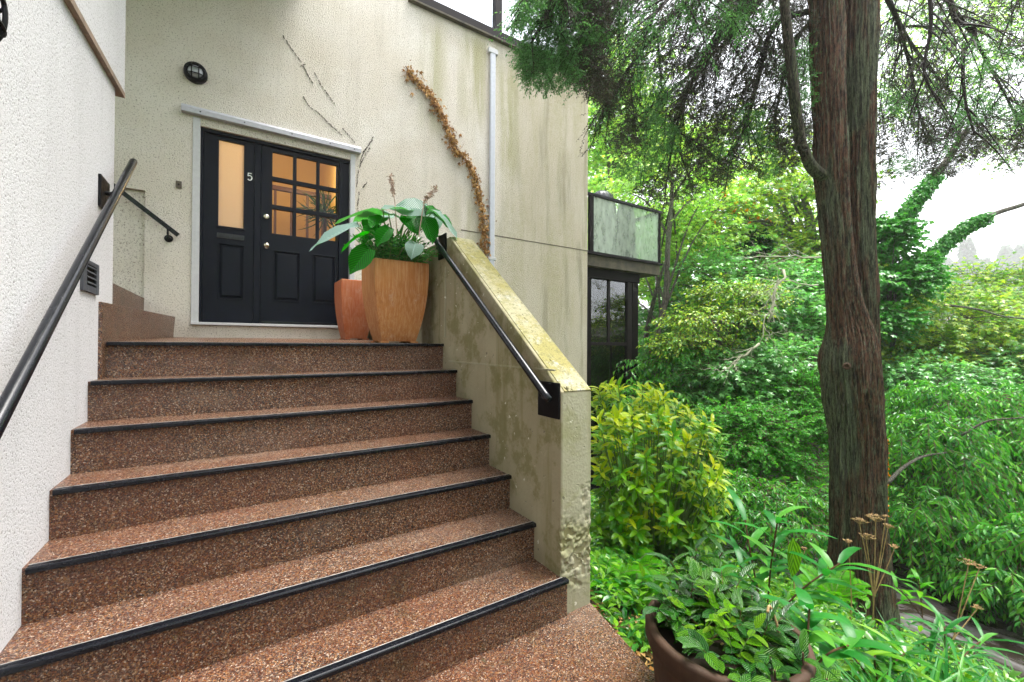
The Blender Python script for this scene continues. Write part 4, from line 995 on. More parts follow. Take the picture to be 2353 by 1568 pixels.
# ---------------------------------------------------------------- background trees
def tree(name, label, base, trunk, crowns, leafmat, kind='leaf', nb=40, tw=16, L=.5, nl=6, leafL=.12, leafW=.07, barkm='bark_grey', br=.5, cat='tree', group=None, flat=.5, rad=.10, droop=.25, hang=.25, updir=.9, limbs=True, **kw):
    """trunk: list of (u,v,d) bottom to top; crowns: (u,v,d,rx,ry,rz)"""
    bp = Vector(at(*base)); t = thing(name, bp, label, cat, group)
    P_ = [at(*p) for p in trunk]; P_ = [Vector(p[:3]) for p in bez([tuple(p) for p in P_], 6)]; m = len(P_)
    ta_ = Acc().tube(P_, [rad*(1-.65*i/m) for i in range(m)], 12)
    fa_, sa_ = Acc(), Acc()
    for (u, v, d, rx, ry, rz) in crowns:
        c = np.array(at(u, v, d)); nbb = int(nb)
        B = crown_twigs(fa_, sa_, c, (rx, ry, rz), nbb, br, tw, L, nl, flat=flat, droop=droop, leafL=leafL, leafW=leafW, kind=kind, hang=hang, updir=updir, sr=.006, **kw)
        if limbs:
            for b_ in B[::5]:
                j = int(m*(.35+.6*rs.rand())); j = min(m-1, j); s0 = P_[j]; e = Vector(b_); mid = (s0+e)/2+Vector((0, 0, (e-s0).length*.12))
                ta_.tube([Vector(p[:3]) for p in bez([tuple(s0), tuple(mid), tuple(e)], 4)], [rad*.3*(1-.8*i/8)+.004 for i in range(9)], 6)
    ta_.build('trunk', M[barkm], t, smooth=True); fa_.build('crown', M[leafmat], t); sa_.build('twigs', M['stem_brown'], t)
    return t

BG = 'trees beyond the cedar'
tree('maple_tree', 'tall pale green tree between the house corner and the cedar branches', (1400, 1000, 15), [(1410, 1000, 15), (1405, 700, 15), (1400, 400, 15.5), (1400, 200, 16)],
     [(1400, 300, 15, 2.2, 2.2, 2.6), (1470, 430, 16, 2.3, 2.3, 2.4)], 'lf_maple', 'palm', nb=46, tw=20, L=.7, nl=5, leafL=.20, br=.7, group=BG)
tree('maple_tree', 'thin forked grey trunk tree beside the balcony with light leaves', (1500, 1050, 9.5), [(1482, 1050, 9.5), (1485, 880, 9.5), (1512, 760, 9.5), (1530, 680, 9.5), (1535, 560, 9.6), (1543, 470, 9.8), (1545, 380, 10)],
     [(1545, 430, 10.4, 1.5, 1.5, 1.1), (1560, 560, 11, 1.4, 1.4, 1.2), (1520, 700, 11.5, 1.0, 1.2, 1.2)], 'lf_maple', 'palm', nb=22, tw=16, L=.5, nl=5, leafL=.15, br=.5, rad=.095, group=BG)
tree('maple_tree', 'leaning dark slim trunk left of the forked grey one', (1480, 900, 10), [(1478, 900, 10), (1484, 780, 10), (1500, 700, 10), (1516, 640, 10), (1530, 600, 10)],
     [(1490, 640, 12.5, .9, .9, .8)], 'lf_yellowgreen', 'palm', nb=14, tw=12, L=.4, nl=5, leafL=.14, br=.4, rad=.07, group=BG)
tree('maple_tree', 'yellow green maple with a few orange leaves left of the cedar trunk', (1780, 1050, 13), [(1850, 1050, 13), (1868, 800, 13), (1862, 600, 13), (1850, 450, 13)],
     [(1780, 500, 12.5, 2.2, 1.8, 1.2), (1640, 560, 13, 2.2, 1.8, 1.3), (1850, 620, 12, 1.3, 1.4, 1.3), (1700, 400, 15, 2.5, 2, 1.6)], 'lf_yellowgreen', 'palm', nb=34, tw=18, L=.6, nl=5, leafL=.17, br=.55, rad=.17, group=BG)
tree('maple_tree', 'cool green layered tree spreading across the middle ground', (1700, 1050, 10), [(1760, 1100, 10), (1740, 900, 10), (1720, 740, 10), (1710, 640, 10)],
     [(1640, 690, 10.5, 1.7, 1.5, 1.1), (1780, 780, 9.5, 1.3, 1.2, 1.0), (1850, 700, 10.5, 1.2, 1.2, .9), (1570, 800, 11, 1.2, 1.2, 1.0)], 'lf_maple_cool', 'palm', nb=36, tw=18, L=.5, nl=5, leafL=.15, br=.45, flat=.3, rad=.09, group=BG)
tree('maple_tree', 'yellow leaved low branches below the pale bare limb', (1640, 1000, 8.5), [(1700, 1050, 8.6), (1680, 900, 8.6), (1660, 800, 8.5), (1640, 740, 8.5)],
     [(1650, 740, 8.3, .85, .7, .30), (1600, 800, 8.3, .6, .6, .28), (1690, 690, 8.8, .8, .7, .3)], 'lf_yellowgreen', 'leaf', nb=20, tw=14, L=.35, nl=6, leafL=.085, leafW=.045, br=.25, flat=.25, rad=.04, group=BG)
tree('laurel_shrub', 'dark glossy evergreen shrub below the thin trunks beside the bay window', (1520, 1050, 9), [(1540, 1060, 9), (1540, 950, 9), (1535, 880, 9)],
     [(1530, 880, 9, 1.0, 1.0, .9), (1600, 870, 9.5, 1.0, 1.0, .8), (1500, 960, 8.5, .9, .8, .7), (1640, 960, 9, 1.0, .8, .9)], 'lf_laurel', 'leaf', nb=34, tw=14, L=.4, nl=8, leafL=.13, leafW=.045, br=.4, rad=.05, cat='shrub', droop=.5, hang=.5)
tree('round_leaf_shrub', 'bright green small leaved bush in the hollow left of the cedar trunk', (1740, 1150, 6.6), [(1740, 1200, 6.6), (1740, 1080, 6.6), (1740, 1000, 6.6)],
     [(1700, 1000, 6.6, .75, .6, .5), (1810, 1010, 6.8, .65, .6, .55), (1760, 1090, 6.4, .8, .6, .5), (1660, 1060, 6.8, .5, .5, .5), (1840, 920, 7.2, .5, .5, .4)], 'lf_bush', 'leaf', nb=34, tw=18, L=.22, nl=9, leafL=.045, leafW=.042, br=.22, rad=.03, cat='shrub', flat=.6, prof=SIMPLE)
tree('layered_shrub', 'pale layered foliage shrub low behind the cedar trunk', (1800, 1050, 8), [(1830, 1150, 8), (1820, 950, 8), (1810, 860, 8)],
     [(1790, 850, 8, .9, .8, .55), (1690, 880, 8.2, .9, .8, .5), (1740, 940, 7.8, .8, .7, .4)], 'lf_maple_cool', 'palm', nb=30, tw=14, L=.35, nl=5, leafL=.13, br=.3, flat=.25, rad=.04, cat='shrub')
tree('laurel_shrub', 'low glossy laurel on the slope between the yellow shrub and the cedar', (1750, 1260, 5.4), [(1760, 1290, 5.4), (1760, 1220, 5.4), (1755, 1160, 5.4)],
     [(1735, 1165, 5.2, .50, .45, .26), (1850, 1180, 5.2, .42, .4, .24), (1650, 1140, 5.4, .45, .4, .3), (1790, 1225, 4.8, .45, .4, .20)], 'lf_laurel', 'leaf', nb=24, tw=10, L=.26, nl=9, leafL=.085, leafW=.027, br=.2, rad=.03, cat='shrub', droop=.6, hang=.4, ang=55, prof=LANCE)
# right of the cedar
tree('laurel_shrub', 'large drooping glossy laurel filling the right side above the stream', (2250, 1300, 7.6), [(2280, 1330, 7.9), (2270, 1180, 7.8), (2250, 1050, 7.6), (2220, 960, 7.6)],
     [(2130, 1060, 6.9, .75, .7, .75), (2260, 1080, 7.1, .9, .8, .8), (2360, 1000, 7.3, .9, .8, .9), (2110, 1200, 6.2, .42, .4, .42), (2270, 1210, 6.4, .75, .6, .5), (2400, 1150, 6.6, .8, .8, .8), (2190, 960, 7.8, .9, .8, .6)], 'lf_laurel', 'leaf', nb=34, tw=12, L=.42, nl=11, leafL=.12, leafW=.034, br=.32, rad=.06, cat='shrub', droop=.75, hang=.55, updir=.6, ang=55, prof=LANCE)
tree('laurel_shrub', 'laurel spray hanging over the stream at the right edge', (2380, 1450, 5), [(2500, 1500, 5.2), (2440, 1400, 5.1), (2400, 1330, 5.0)],
     [(2330, 1370, 5.0, .38, .35, .28), (2380, 1270, 5.2, .42, .4, .30), (2255, 1330, 5.4, .22, .25, .2)], 'lf_laurel', 'leaf', nb=18, tw=9, L=.30, nl=9, leafL=.12, leafW=.036, br=.2, rad=.03, cat='shrub', droop=.6, hang=.5, ang=55, prof=LANCE)
tree('maple_tree', 'bright light green tree in the middle distance right of the cedar', (2220, 1100, 11.5), [(2230, 1150, 11.5), (2220, 950, 11.5), (2215, 800, 11.5), (2210, 720, 11.5)],
     [(2150, 760, 11, 1.6, 1.4, .9), (2300, 700, 12, 1.8, 1.4, 1.0), (2220, 850, 10.5, 1.5, 1.3, .9), (2350, 830, 10.5, 1.4, 1.2, 1.0), (2080, 850, 10.5, .9, 1, .8)], 'lf_yellowgreen', 'palm', nb=36, tw=18, L=.5, nl=5, leafL=.15, br=.45, flat=.3, rad=.09, group=BG)
tree('maple_tree', 'cool green leafy slope tree behind the laurel at the right', (2300, 1100, 9.3), [(2330, 1200, 9.3), (2320, 1000, 9.3), (2310, 900, 9.3)],
     [(2120, 900, 9.2, .9, .9, .7), (2260, 920, 9.2, 1.1, .9, .7), (2380, 880, 9.4, 1.0, .9, .8)], 'lf_maple_cool', 'palm', nb=32, tw=16, L=.4, nl=5, leafL=.13, br=.35, flat=.35, rad=.06, group=BG)
tree('maple_tree', 'pale leafy tree seen against the white sky at the top right', (2480, 1100, 14), [(2500, 1000, 14), (2480, 700, 14), (2430, 400, 14), (2380, 200, 14)],
     [(2320, 130, 13, 2.4, 2, 1.7), (2180, 160, 14, 2.2, 2, 1.6), (2100, 60, 15, 2.2, 2, 1.7), (2400, 330, 13, 1.3, 1.2, 1.0), (2060, 250, 15, 1.2, 1.2, 1.2)], 'lf_maple', 'palm', nb=26, tw=12, L=.6, nl=4, leafL=.13, br=.7, rad=.13, group=BG, limbs=False)
# ivy clad forked tree
ivy = thing('ivy_clad_tree', at(2000, 1000, 10.5), 'leaning forked tree wrapped in ivy right behind the cedar trunk', 'tree')
forks = [([(1990, 1000, 10.5), (1995, 800, 10.5), (2010, 640, 10.4), (2060, 530, 10.3), (2110, 455, 10.2), (2165, 385, 10.2), (2220, 300, 10.2)], .15, .80), ([(1990, 800, 10.5), (2020, 715, 10.45), (2067, 648, 10.4), (2105, 612, 10.3), (2142, 588, 10.25), (2180, 552, 10.2), (2223, 520, 10.1), (2290, 490, 10), (2360, 467, 9.9), (2440, 430, 9.9)], .10, .75)]
a, iv = Acc(), Acc()
for pts_, r0, cov in forks:
    P_ = [Vector(p) for p in bez([tuple(at(*p)) for p in pts_], 12)]; m = len(P_); rr = [r0*(1-.6*i/m) for i in range(m)]
    a.tube(P_, rr, 12)
    for i in range(int(m*cov)):
        k = 150; dd = sphere_dirs(k); dd = unit(dd*np.array([1, 1, 1])); puff = (1.05+.9*rs.rand(k, 1)**2+.4*max(0, math.sin(i*.9)))*(1.4 if i < m*.35 else 1)
        S = np.array(P_[i])+dd*rr[i]*puff+rs.randn(k, 3)*.03
        leaves(iv, S, dd*.5-UP*.8+rs.randn(k, 3)*.3, dd+UP*.4, .08*(.6+.7*rs.rand(k)), .07, SIMPLE, .2)
a.build('trunk', M['bark_grey'], ivy, smooth=True); iv.build('ivy', M['lf_ivy'], ivy)
tree('ivy_shrub', 'dense ivy mass at the foot of the forked tree right of the trunk', (2050, 900, 10), [(2050, 900, 10), (2048, 800, 10), (2045, 700, 10)],
     [(2050, 680, 10.2, .75, .6, .7), (2040, 560, 10.4, .35, .35, .7), (2100, 640, 10.2, .45, .4, .35), (2010, 760, 10, .8, .6, .6)], 'lf_ivy', 'leaf', nb=34, tw=14, L=.25, nl=7, leafL=.10, leafW=.09, br=.25, rad=.03, cat='shrub')
tree('ivy_column', 'dark narrow ivy column standing among the yellow maples', (1720, 800, 12), [(1722, 800, 12), (1722, 650, 12), (1722, 560, 12)],
     [(1722, 590, 11.6, .28, .28, .6), (1735, 660, 11.5, .4, .4, .5)], 'lf_dark', 'leaf', nb=26, tw=12, L=.2, nl=7, leafL=.09, leafW=.08, br=.22, rad=.05, cat='tree')
# grey trunk showing between the cedar and the maple
bt = thing('bare_tree', at(1890, 1000, 12), 'pale grey bare tree emerging left of the cedar among yellow leaves', 'tree')
Acc().tube([at(1890, 1000, 12), at(1885, 640, 12), at(1872, 560, 12.2), at(1862, 500, 12.3), at(1835, 420, 12.6), at(1800, 340, 12.8)], [.12, .11, .10, .09, .07, .05], 12).build('trunk', M['bark_grey'], bt, smooth=True)
# pale bare branch with lichen
pb_ = thing('dead_branch', at(1890, 590, 7.5), 'pale lichen covered bare branch reaching left from behind the cedar', 'branch')
def twisty(acc, a_, b_, r0, depth_=0, amp=.05):
    n = 9; P_ = [a_.lerp(b_, i/n)+Vector((random.gauss(0, 1), random.gauss(0, 1), random.gauss(0, 1)))*amp*(a_-b_).length*(0 if i in (0, n) else .35) for i in range(n+1)]
    acc.tube(P_, [r0*(1-.7*i/n) for i in range(n+1)], 6)
    if depth_ < 2:
        for i in range(1, n, 1 if depth_ == 0 else 2):
            L_ = (a_-b_).length*random.uniform(.3, .6); dr_ = ((b_-a_).normalized()+Vector((random.gauss(0, .7), random.gauss(0, .7), random.gauss(0, .7)))).normalized()
            twisty(acc, P_[i], P_[i]+dr_*L_, r0*.42*(1-.5*i/n), depth_+1, amp*1.6)
a = Acc()
for A_, B_, r_ in (((1890, 592, 7.5), (1705, 590, 7.6), .016), ((1880, 655, 7.6), (1735, 640, 7.4), .014), ((1800, 620, 7.3), (1745, 790, 7.0), .020), ((1745, 790, 7.0), (1655, 860, 7.0), .022), ((1765, 740, 7.1), (1790, 640, 7.2), .02)):
    twisty(a, at(*A_), at(*B_), r_)
a.build('branch_wood', M['bark_pale'], pb_, smooth=True)
# autumn leaves scattered in the maples
a = Acc(); pts_ = [(1680, 455, 11.2), (1705, 470, 11.1), (1695, 495, 11.1), (1752, 492, 10.8), (1660, 480, 11.2)]
S = np.concatenate([np.array(at(*p))+rs.randn(7, 3)*.2 for p in pts_]); palms(a, S, sphere_dirs(len(S))-UP*.5, sphere_dirs(len(S))+UP, .13)
tag(a.build('orange_leaves', M['lf_autumn'], loc=at(1700, 480, 11)), 'scattered orange autumn leaves caught in the maple branches', 'leaves', kind='stuff')

# fallen or bare branches on the slope
for (pp, r_, lab) in (([(1800, 1190, 6.0), (1845, 1160, 6.0), (1905, 1130, 6.1), (1960, 1090, 6.2)], .022, 'bare brown branch lying in the leaves left of the trunk foot'), ([(2040, 1110, 5.6), (2075, 1075, 5.8), (2120, 1050, 6.0), (2175, 1040, 6.2)], .025, 'dead branch reaching right from behind the lower trunk'), ([(2210, 1000, 6.3), (2270, 968, 6.2), (2330, 962, 6.1), (2400, 955, 6.0)], .018, 'thin bare branch across the laurel near the right edge'), ([(2170, 700, 9.5), (2250, 712, 9.2), (2310, 728, 9.0), (2400, 735, 9.0)], .025, 'grey bare branch in the light green tree at far right'),
                      ([(1560, 1075, 6.5), (1590, 1050, 6.5), (1622, 1000, 6.6), (1640, 960, 6.8)], .016, 'upright bare twig branch behind the yellow shrub')):
    P_ = [Vector(p) for p in bez([tuple(at(*p)) for p in pp], 6)]
    tag(Acc().tube(P_, [r_*(1-.6*i/len(P_)) for i in range(len(P_))], 8).build('bare_branch', M['bark_grey'], loc=P_[0], smooth=True), lab, 'branch')

# ---------------------------------------------------------------- far hazy conifers
for (u, v, d, h, w_, lab) in ((2222, 545, 210, 37, 13.5, 'largest hazy conifer far away under the right ivy limb'), (2311, 562, 225, 24, 9.5, 'hazy pointed conifer far away near the right edge'), (2345, 560, 215, 24, 9, 'hazy conifer cut by the right edge of the photo'), (2175, 590, 240, 24, 12, 'faint far conifer left of the largest hazy one'), (2265, 590, 250, 24, 12, 'faint low conifer between the hazy ones')):
    top = Vector(at(u, v, d)); base_ = top-Vector((0, 0, h+20)); t = thing('distant_conifer', base_, lab, 'tree', 'distant conifers')
    Acc().tube([base_, top], [1.2, .1], 8).build('trunk', M['bark_grey'], t)
    a = Acc(); n = 6500; s_ = rs.rand(n)**.7; ang_ = rs.rand(n)*6.283; tier = .75+.25*np.sin(s_*42+ang_*2)
    rr = w_*s_**.8*tier*(.35+.65*rs.rand(n)); S = np.stack([top.x+np.cos(ang_)*rr, top.y+np.sin(ang_)*rr, top.z-s_*(h+14)-rr*.15], 1)
    D = np.stack([np.cos(ang_), np.sin(ang_), -.25+0*ang_], 1)
    leaves(a, S, D, UP+rs.randn(n, 3)*.3, 2.0+1.3*rs.rand(n), 1.0, SIMPLE, .2); a.build('crown', M['lf_dark'], t)

# far woodland beyond the garden, plus an unseen leaf ring added for shade
a = Acc(); n = 17000
def far_patch(u0, u1, v0, v1, d0, d1, n, L_, mode='palm', acc=a):
    u = u0+(u1-u0)*rs.rand(n); v = v0+(v1-v0)*rs.rand(n); d = d0+(d1-d0)*rs.rand(n)
    cl = np.array([mnoise.noise(Vector((x/95, y/70, z*.10))) for x, y, z in zip(u, v, d)]); keep = cl > -.12
    S = np.array([at(*q) for q in zip(u[keep], v[keep], d[keep])]); m = len(S)
    palms(acc, S, sphere_dirs(m)*.8-UP*.4, UP+rs.randn(m, 3)*.5, L_*(.7+.6*rs.rand(m)))
far_patch(1340, 1900, 520, 1150, 17, 26, 16000, .50)
far_patch(1340, 1900, 300, 560, 18, 28, 3600, .46)
far_patch(2010, 2480, 660, 1150, 14, 24, 12000, .42)
n = 18000; an = math.pi*(.98+.86*rs.rand(n)); rr = 9+5*rs.rand(n); S = np.stack([2+np.cos(an)*rr, np.sin(an)*rr, -2+rs.rand(n)*(7+5*np.sin(an*9)+2*np.sin(an*23))], 1)  # unseen leaf cards behind the camera, added to keep light off the risers
palms(a, S, sphere_dirs(n)-UP*.4, UP+rs.randn(n, 3)*.5, .75*(.7+.6*rs.rand(n)))
tag(a.build('woodland_and_shade_ring', M['lf_far'], loc=(12, 12, -2)), 'pale leafy woodland beyond the garden with an unseen leaf ring added for shade', 'woodland', kind='stuff')

# ---------------------------------------------------------------- yellow variegated shrub beside the stair wall
auc = thing('variegated_shrub', at(1500, 1330, 3.6), 'yellow and green variegated shrub growing against the stair wall', 'shrub')
a, al, s_ = Acc(), Acc(), Acc()
def rosettes(acc, sacc, C, Dn, k, L_, W_, mode=OVAL):
    n = len(C)
    for j in range(k):
        an = j*2.4+rs.rand(n, 1)*.5; B1 = unit(np.cross(Dn, UP)+rs.randn(n, 3)*.05); B2 = np.cross(Dn, B1); el = .25+.55*(j/k)
        D = (B1*np.cos(an)+B2*np.sin(an))*(1-el*.5)+Dn*el; D = D+rs.randn(n, 3)*.12
        leaves(acc, C-Dn*.012*(k-j)+D*.01, D, Dn+UP*.3, L_*(.7+.5*rs.rand(n)), W_*(.8+.4*rs.rand(n)), mode, .3, .12)
hub = at(1500, 1400, 3.7)
nst = 300; C = []
outline = [(870, 1365, 1500), (920, 1362, 1560), (970, 1362, 1640), (1030, 1362, 1672), (1090, 1362, 1665), (1150, 1362, 1690), (1210, 1370, 1680), (1260, 1380, 1640)]
for i in range(nst):
    v = 885+rs.rand()**.85*370; j = min(6, int(np.searchsorted([o[0] for o in outline], v))-1); o0, o1 = outline[max(0, j)], outline[max(0, j)+1]; f_ = (v-o0[0])/(o1[0]-o0[0])
    ul = o0[1]+(o1[1]-o0[1])*f_; ur = o0[2]+(o1[2]-o0[2])*f_; u = ul+(ur-ul)*rs.rand(); C.append((u, v, 3.1+1.1*rs.rand()+(.3 if v < 950 else 0)))
Ca = np.array([at(*c) for c in C]); keepx = Ca[:, 0] > 1.52; Ca = Ca[keepx]; vv = np.array([c[1] for c in C])[keepx]
Dn = unit(unit(Ca-np.array(at(1500, 1150, 3.9)))*.8+UP*.8+np.array([[-.2, -.4, 0]]))
up_m = (rs.rand(len(vv)) < np.interp(vv, [880, 1000, 1150, 1250], [.95, .75, .3, .1]))
rosettes(a, None, Ca[up_m], Dn[up_m], 9, .105, .034); rosettes(al, None, Ca[~up_m], Dn[~up_m], 9, .10, .034)
rosettes(al, None, Ca-Dn*.10, Dn, 5, .09, .032); 
for i in range(len(Ca)):
    e = Vector(Ca[i]); g0 = Vector((hub.x+(e.x-hub.x)*.35, hub.y+(e.y-hub.y)*.35, -1.9)); mid = g0.lerp(e, .55)+Vector((0, 0, .05)); s_.tube([g0, mid, e], [.008, .006, .003], 5)
a.build('yellow_leaves', M['lf_aucuba'], auc); al.build('green_leaves', M['lf_aucuba_low'], auc); s_.build('stems', M['stem_green'], auc)

# ---------------------------------------------------------------- lower bank planting
def bank_pts(n, x0, x1, y0, y1, cond=None):
    x = x0+(x1-x0)*rs.rand(n); y = y0+(y1-y0)*rs.rand(n)
    P_ = [(a_, b_, gh(a_, b_)) for a_, b_ in zip(x, y)]
    P_ = [p for p in P_ if p[0] > 1.62 or p[1] < 0] if cond is None else [p for p in P_ if cond(p)]
    return np.array(P_)
def okbank(p):
    # keep clear of the pad and of the camera
    if p[1] > 5.0 and p[0] < 5.3: return False
    if p[0] < 1.5+.0: return False
    if p[1] < 1.6 and p[0] < 1.55+(0 if p[1] > 1 else -.2): return False
    return p[0] > 1.35
a, s_ = Acc(), Acc()
S = bank_pts(2900, 1.5, 6.15, -2.6, 5.0, okbank); n = len(S); D = np.stack([rs.randn(n)*.5, rs.randn(n)*.5, .55+rs.rand(n)*.5], 1)
twigs(a, s_, S+UP*.02, D, .10+.22*rs.rand(n), 7, droop=.35, leafL=.075, leafW=.030, ang=50, prof=LANCE, sr=.002, hang=.15, updir=.9)
S = bank_pts(900, 1.6, 3.6, .0, 3.4, okbank); n = len(S); D = np.stack([rs.randn(n)*.5, rs.randn(n)*.5, .8+rs.rand(n)*.5], 1)
twigs(a, s_, S+UP*.02, D, .15+.30*rs.rand(n), 9, droop=.3, leafL=.065, leafW=.026, ang=50, prof=LANCE, sr=.002, hang=.15, updir=.9)
S = bank_pts(1800, 8.0, 16, -6, 9, lambda p: True); n = len(S); D = np.stack([rs.randn(n)*.5, rs.randn(n)*.5, .8+rs.rand(n)*.5], 1)
twigs(a, s_, S, D, .3+.5*rs.rand(n), 8, droop=.3, leafL=.13, leafW=.055, ang=50, prof=SIMPLE, sr=.004, hang=.2, updir=.9)
o = a.build('ground_cover', M['lf_ground'], loc=(4, 1, -2.2)); tag(o, 'leafy low ground cover spreading down the bank', 'ground cover', kind='stuff')
s_.build('ground_cover_stems', M['stem_green'], o)
# lime moss-like mat and trailing grass on the bank
a = Acc(); S = bank_pts(2600, 2.6, 5.4, -.6, 2.2, okbank); n = len(S); leaves(a, S+UP*.12*rs.rand(n, 1), sphere_dirs(n)*.6+UP*.2, UP+rs.randn(n, 3)*.4, .05, .012, LANCE, .4)
S2 = np.repeat(bank_pts(330, 2.6, 5.2, -.4, 1.9, okbank), 14, 0); n = len(S2); leaves(a, S2+UP*.04+rs.randn(n, 3)*.05, sphere_dirs(n)*.8+UP*.6, UP+rs.randn(n, 3)*.4, .06, .014, LANCE, .4)
tag(a.build('lime_mat', M['lf_moss'], loc=(4, 1, -2.2)), 'lime green feathery mat on the bank below the cedar', 'ground cover', kind='stuff')
a = Acc(); tuft = bank_pts(150, 1.75, 4.2, -1.7, .75, lambda p: p[0] > 1.7); S = np.repeat(tuft, 26, 0); n = len(S)
leaves(a, S+rs.randn(n, 3)*.03, np.stack([rs.randn(n)*.5+.35, rs.randn(n)*.5+.1, .55+rs.rand(n)*.6], 1), UP+rs.randn(n, 3)*.5, .22+.22*rs.rand(n), .010+.006*rs.rand(n), STRAP, .75, .1)
tag(a.build('grass', M['lf_strap'], loc=(3, 0, -1.8)), 'long arching wet grass on the near bank', 'grass', kind='stuff')

def fern(name, base, label, nfr=9, L_=.42, az0=0, spread=6.28):
    t = thing(name, base, label, 'fern', 'ferns at the foot of the stair wall'); a, s_ = Acc(), Acc()
    for i in range(nfr):
        az = az0+spread*i/nfr+random.uniform(-.2, .2); d = np.array([math.cos(az), math.sin(az), 1.2]); d = d/np.linalg.norm(d); ln = L_*random.uniform(.75, 1.15); m = 26
        tt = np.linspace(.1, 1, m).reshape(-1, 1); P_ = np.array(base)+d*ln*tt-UP*ln*.45*tt**2.2; T = unit(np.gradient(P_, axis=0)); sd = unit(np.cross(T, UP))
        w_ = .085*np.sin(np.pi*np.clip(tt.ravel()*.93+.05, 0, 1))**.8*ln/.4
        for sg in (1, -1): leaves(a, P_, sd*sg+T*.45+rs.randn(m, 3)*.05, np.cross(sd*1., T)*-1+UP*.3, w_, .016, LANCE, .15, .05)
        s_.tube([Vector(base)]+[Vector(p) for p in P_[::5]], .0025, 5)
    a.build('fronds', M['lf_fern'], t); s_.build('stalks', M['stem_green'], t)
for (u, v, d, lab) in ((1385, 1345, 2.75, 'fern closest to the corner of the stair wall'), (1440, 1340, 3.0, 'middle fern beside the stair wall foot'), (1400, 1300, 3.4, 'upper fern behind the others under the yellow shrub'), (1470, 1390, 2.6, 'low fern nearest the terracotta pot')):
    p = at(u, v+30, d); g = gh(p.x, p.y); fern('fern', (max(p.x, 1.62), p.y, g+.03), lab, L_=.40+(p.z-g)*.35)
# a larger leafy fern tuft at the trunk foot
for (u, v, d, lab) in ((1915, 1245, 3.4, 'fern tuft in front of the cedar trunk base'), (1870, 1290, 3.2, 'fern tuft just left of the cedar base')):
    p = at(u, v+40, d); fern('fern', (p.x, p.y, max(gh(p.x, p.y), p.z-.35)+.02), lab, 12, .42)

# dry umbel stalks
def umbel(u, v, d, base_uv, label, heads):
    b0 = Vector(at(*base_uv)); b0.z = min(b0.z, gh(b0.x, b0.y)+.05); b0.z = gh(b0.x, b0.y)
    t = thing('dried_seed_head', b0, label, 'seed heads', 'dried umbel stalks on the bank'); a = Acc()
    fk = b0.lerp(Vector(at(u, v, d)), .45)
    a.tube([b0, fk], [.0055, .0045], 6)
    for (hu, hv, r_) in heads:
        h = Acc(); hp_ = Vector(at(hu, hv, d)); a.tube([fk, fk.lerp(hp_, .5)+Vector((random.uniform(-.02, .02), 0, 0)), hp_], [.004, .0032, .0028], 5)
        r_ *= .8
        for k in range(16):
            an = random.uniform(0, 6.283); el = random.uniform(0, .9); e = hp_+Vector((math.cos(an)*r_*el, math.sin(an)*r_*el, r_*(.65-.35*el*el)))
            h.tube([hp_, e], [.0014, .0012], 4)
            for _ in range(6): h.tube([e, e+Vector((random.gauss(0, 1), random.gauss(0, 1), random.uniform(.2, 1)))*r_*.16], .0011, 3)
        h.build('umbel', M['dry_stalk'], t)
    a.build('stalk', M['dry_stalk'], t)
umbel(2010, 1230, 3.1, (2005, 1400, 3.1), 'tall dry seed heads standing in front of the cedar base', [(1975, 1205, .07), (2012, 1200, .085), (2040, 1215, .05), (1990, 1240, .07), (2055, 1262, .05), (2035, 1190, .03)])
umbel(1965, 1250, 2.9, (1950, 1430, 2.9), 'single dry seed head left of the tall group', [(1950, 1250, .045)])
umbel(2230, 1310, 2.9, (2165, 1440, 2.9), 'dry seed heads leaning over the stream at the right', [(2225, 1300, .065), (2250, 1308, .05)])
umbel(2190, 1400, 2.7, (2150, 1470, 2.7), 'small low dry seed head near the stream edge', [(2245, 1400, .04)])
umbel(1815, 1215, 3.3, (1830, 1400, 3.3), 'small dry seed head behind the pot plants', [(1850, 1265, .035), (1838, 1285, .03)])

# ---------------------------------------------------------------- lower terracotta pot with shrubs
pc_ = Vector(onZ(1664, 1446, -.985)); print('pot', pc_)
DPOT = pc_.x*sY+pc_.y*cY
pot = thing('terracotta_pot', (pc_.x, pc_.y, -1.50), 'large round brown terracotta pot at the foot of the steps', 'plant pot')
R0 = .258
prof = [(.19, -.47), (.20, -.44), (.225, -.25), (.24, -.10), (.238, -.085), (.252, -.075), (.256, -.06), (.252, -.052), (.262, -.045), (R0-.002, -.03), (R0+.004, -.012), (R0, .0), (R0-.012, .004), (R0-.026, 0), (R0-.036, -.02), (R0-.04, -.10)]
Acc().lathe((pc_.x, pc_.y, pc_.z), prof, 72).build('pot', M['brown_clay'], pot, smooth=True)
Acc().lathe((pc_.x, pc_.y, pc_.z-.06), [(.0001, .02), (.1, .012), (.18, .005), (R0-.038, 0)], 40).build('soil', M['soil'], pot, smooth=True)
cam_ = thing('camellia_shrub', (pc_.x, pc_.y, pc_.z-.06), 'glossy dark leaved young camellia in the round brown pot', 'shrub')
a, s_ = Acc(), Acc(); n = 60
an = rs.rand(n)*6.283; rr = R0*.6*np.sqrt(rs.rand(n)); S = np.stack([pc_.x+np.cos(an)*rr, pc_.y+np.sin(an)*rr, np.full(n, pc_.z-.05)], 1)
D = np.stack([np.cos(an)*.45+rs.randn(n)*.3+.12, np.sin(an)*.45+rs.randn(n)*.3+.18, .6+.4*rs.rand(n)], 1)
back_ = np.array([.54, .84, 0]); bias = (S-np.array(pc_))@back_; Lc = .07+.10*rs.rand(n)+np.clip(bias, -.05, .2)*.6
twigs(a, s_, S, D, Lc, 6, droop=.30, leafL=.078, leafW=.034, ang=55, prof=OVAL, sr=.003, hang=.15, updir=1.0, jit=.3)
a.build('foliage', M['lf_camellia'], cam_, smooth=True); s_.build('stems', M['stem_red'], cam_)
a, s_ = Acc(), Acc(); n = 9
